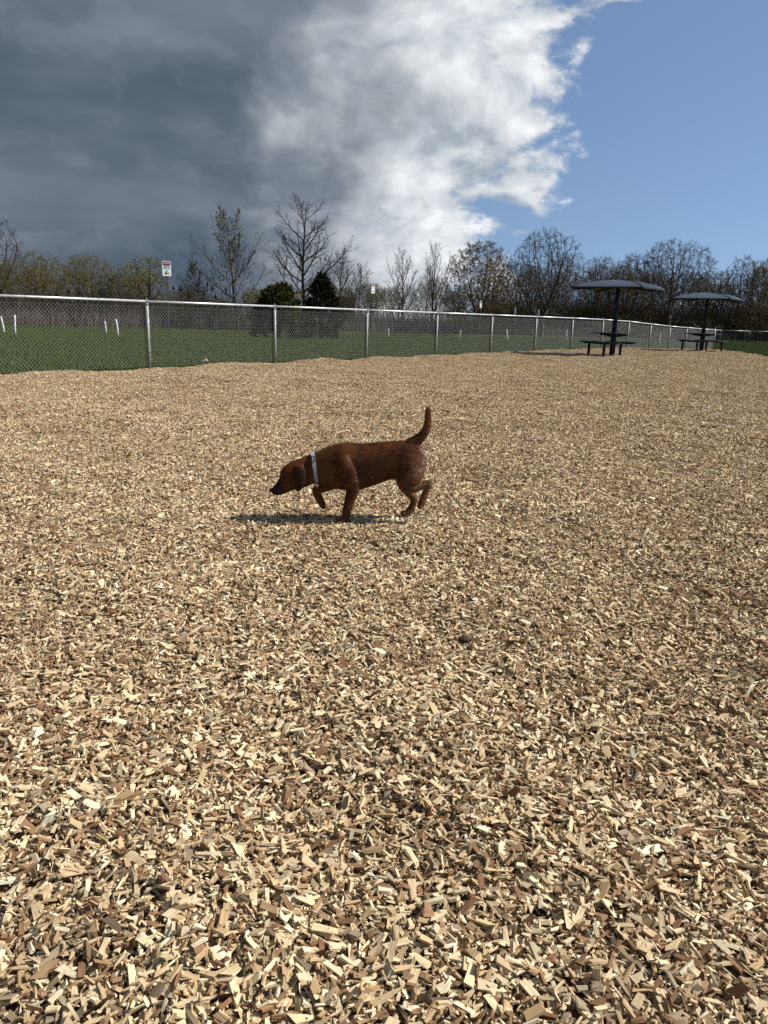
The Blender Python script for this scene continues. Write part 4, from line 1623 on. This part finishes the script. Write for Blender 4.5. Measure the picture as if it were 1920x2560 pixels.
gz0 = float(np.mean(gz(np.array([-.25, -.2, .1]), np.array([3.9, 3.95, 4.02]))))
dog = thing('dog', (DOG.x, DOG.y, gz0), 'red brown dog with a pale collar walking left, nose low and tail raised', 'dog', None, R(6))
body = obj('body', body_me, dog)

# short coat
r = np.random.default_rng(8)
body_me.calc_loop_triangles()
nt = len(body_me.loop_triangles)
tri = np.empty(nt * 3, dtype=np.int32)
body_me.loop_triangles.foreach_get('vertices', tri)
tri = tri.reshape(-1, 3)
ar = np.linalg.norm(np.cross(co[tri[:, 1]] - co[tri[:, 0]], co[tri[:, 2]] - co[tri[:, 0]]), axis=1)
NFUR = 110000
pick = r.choice(nt, NFUR, p=ar / ar.sum())
b1, b2 = r.random(NFUR), r.random(NFUR)
fl = b1 + b2 > 1
b1[fl], b2[fl] = 1 - b1[fl], 1 - b2[fl]
t3 = tri[pick]
bw = np.stack([1 - b1 - b2, b1, b2], -1)[:, :, None]
P = (co[t3] * bw).sum(1)
Nn = (nrm[t3] * bw).sum(1)
Nn /= np.linalg.norm(Nn, axis=1, keepdims=True)
Cc = (colr[t3] * bw).sum(1)
Uf = (P[:, 0] - .20 + .8513) / 7.581e-4 - 10
Vf = (.66205 + DZ - P[:, 2]) / 7.70e-4 + 30
flow = np.tile(np.array([1.0, 0, -.22]), (NFUR, 1))
flow[Vf > 690] = (0.12, 0, -1)
th_ = sst(Uf, 1150, 1300) * sst(Vf, 400, 620)
flow = flow * (1 - th_[:, None]) + np.array([[.35, 0, -1.0]]) * th_[:, None]
tl = (Uf > 1310) & (Vf < 360)
flow[tl] = (0.35, 0, 0.9)
pv = np.sin(P[:, 0] * 61 + P[:, 2] * 37) * np.sin(P[:, 2] * 83 - P[:, 0] * 23)
flow += r.normal(0, .16, (NFUR, 3)) + np.stack([np.zeros(NFUR), np.zeros(NFUR), .35 * pv], -1)
tg = flow - (flow * Nn).sum(1, keepdims=True) * Nn
tg /= np.linalg.norm(tg, axis=1, keepdims=True)
lift = r.uniform(.10, .42, (NFUR, 1))
hd = tg + Nn * lift
hd /= np.linalg.norm(hd, axis=1, keepdims=True)
sd = np.cross(hd, Nn)
sd /= np.linalg.norm(sd, axis=1, keepdims=True)
sd = sd + Nn * r.normal(0, .35, (NFUR, 1))
ln = r.uniform(.007, .015, NFUR)
ln = np.where(Uf < 600, ln * .5, ln)
ln = np.where(Vf > 700, ln * .55, ln)
ln = np.where(Uf < 400, ln * .5, ln)
ln = ln[:, None]
wd = .0011
root = P - Nn * .001
Vx = np.stack([root - sd * wd, root + sd * wd, root + hd * ln], 1).reshape(-1, 3)
fm = mesh('fur', Vx, np.arange(NFUR * 3).reshape(-1, 3), M['fur'])
hair_c = Cc * (1 + .30 * np.sin(P[:, 0:1] * 190 + 40 * P[:, 2:3]) * np.sin(P[:, 2:3] * 240 + P[:, 0:1] * 60) + r.normal(0, .14, (NFUR, 1))).clip(.5, 1.8)
at = fm.attributes.new('coat', 'FLOAT_COLOR', 'FACE')
at.data.foreach_set('color', np.concatenate([hair_c, np.ones((NFUR, 1))], 1).astype(np.float32).ravel())
tag(obj('fur', fm, dog), kind='stuff')

# nose, eyes
x0, z0 = D2(343, 676)
nm = MB().lathe([(.003, -.011), (.010, -.008), (.0145, -.001), (.013, .006), (.006, .011)], (x0, 0, z0), 12)
no = obj('nose', nm.build('nose', M['nose'], True), dog)
for sgn in (-1, 1):
    x0, z0 = D2(424, 574)
    e = MB().lathe([(.001, -.0075), (.0055, -.005), (.0075, 0), (.0055, .005), (.001, .0075)], (0, 0, 0), 10)
    obj('eye', e.build('eye', M['eye'], True), dog, (x0, sgn * .0385, z0))
# collar
ct, cb = D2(624, 432), D2(650, 633)
c = Vector(((ct[0] + cb[0]) / 2, 0, (ct[1] + cb[1]) / 2))
ax = Vector((ct[0] - cb[0], 0, ct[1] - cb[1]))
hl = ax.length / 2
ax.normalize()
wdir = Vector((-ax.z, 0, ax.x))
vs, fs = [], []
NC = 36
for k in range(NC):
    t = 2 * math.pi * k / NC
    for off, rr_ in ((-.009, .0), (-.009, .0035), (.009, .0035), (.009, .0)):
        e_ = 2.15
        ctt = math.copysign(abs(math.cos(t)) ** (2 / e_), math.cos(t))
        stt = math.copysign(abs(math.sin(t)) ** (2 / e_), math.sin(t))
        vs.append(c + ax * (hl + .0045 + rr_) * ctt + Vector((0, 1, 0)) * (.0605 + rr_) * stt + wdir * off)
for k in range(NC):
    j = (k + 1) % NC
    for q in range(4):
        p_ = (q + 1) % 4
        fs.append([k * 4 + q, j * 4 + q, j * 4 + p_, k * 4 + p_])
col_o = obj('collar', mesh('collar', vs, fs, M['collar'], False), dog)


def on_collar(deg, out_=0.005):
    t = R(deg)
    e_ = 2.15
    ctt = math.copysign(abs(math.cos(t)) ** (2 / e_), math.cos(t))
    stt = math.copysign(abs(math.sin(t)) ** (2 / e_), math.sin(t))
    return c + ax * (hl + .0045 + out_) * ctt + Vector((0, 1, 0)) * (.0605 + out_) * stt


pp = MB()      # outlined name patch on the near side
a_, b_ = -62, -36
for o1, o2, q1, q2 in ((-.006, .006, a_, a_), (-.006, .006, b_, b_), (-.006, -.006, a_, b_), (.006, .006, a_, b_)):
    pp.tube([on_collar(q1 + (q2 - q1) * s_i / 4) + wdir * (o1 + (o2 - o1) * s_i / 4) for s_i in range(5)], .0012, 5)
obj('patch_outline', pp.build('patch_outline', M['signblack']), col_o)
rp = on_collar(-118, .007)
rg = MB()
tri_p = [rp + ax * .009 + wdir * .010, rp + ax * .009 - wdir * .010, rp - ax * .014, rp + ax * .009 + wdir * .010]
rg.tube(tri_p, .0019, 6)
obj('ring', rg.build('ring', M['ring'], True), col_o)
tg_ = MB()
tp = on_collar(-138, .012) - Vector((0, 0, .008))
dv = Vector((0, 1, .25)).normalized()
tg_.tube([tp - dv * .0015, tp + dv * .0015], .0095, 14)
obj('name_tag', tg_.build('name_tag', M['tagm']), col_o)
bk = MB()
bp = on_collar(-150, .006)
bk.box(tuple(bp), (.026, .016, .02), 0, .004)
obj('buckle', bk.build('buckle', M['signblack']), col_o)
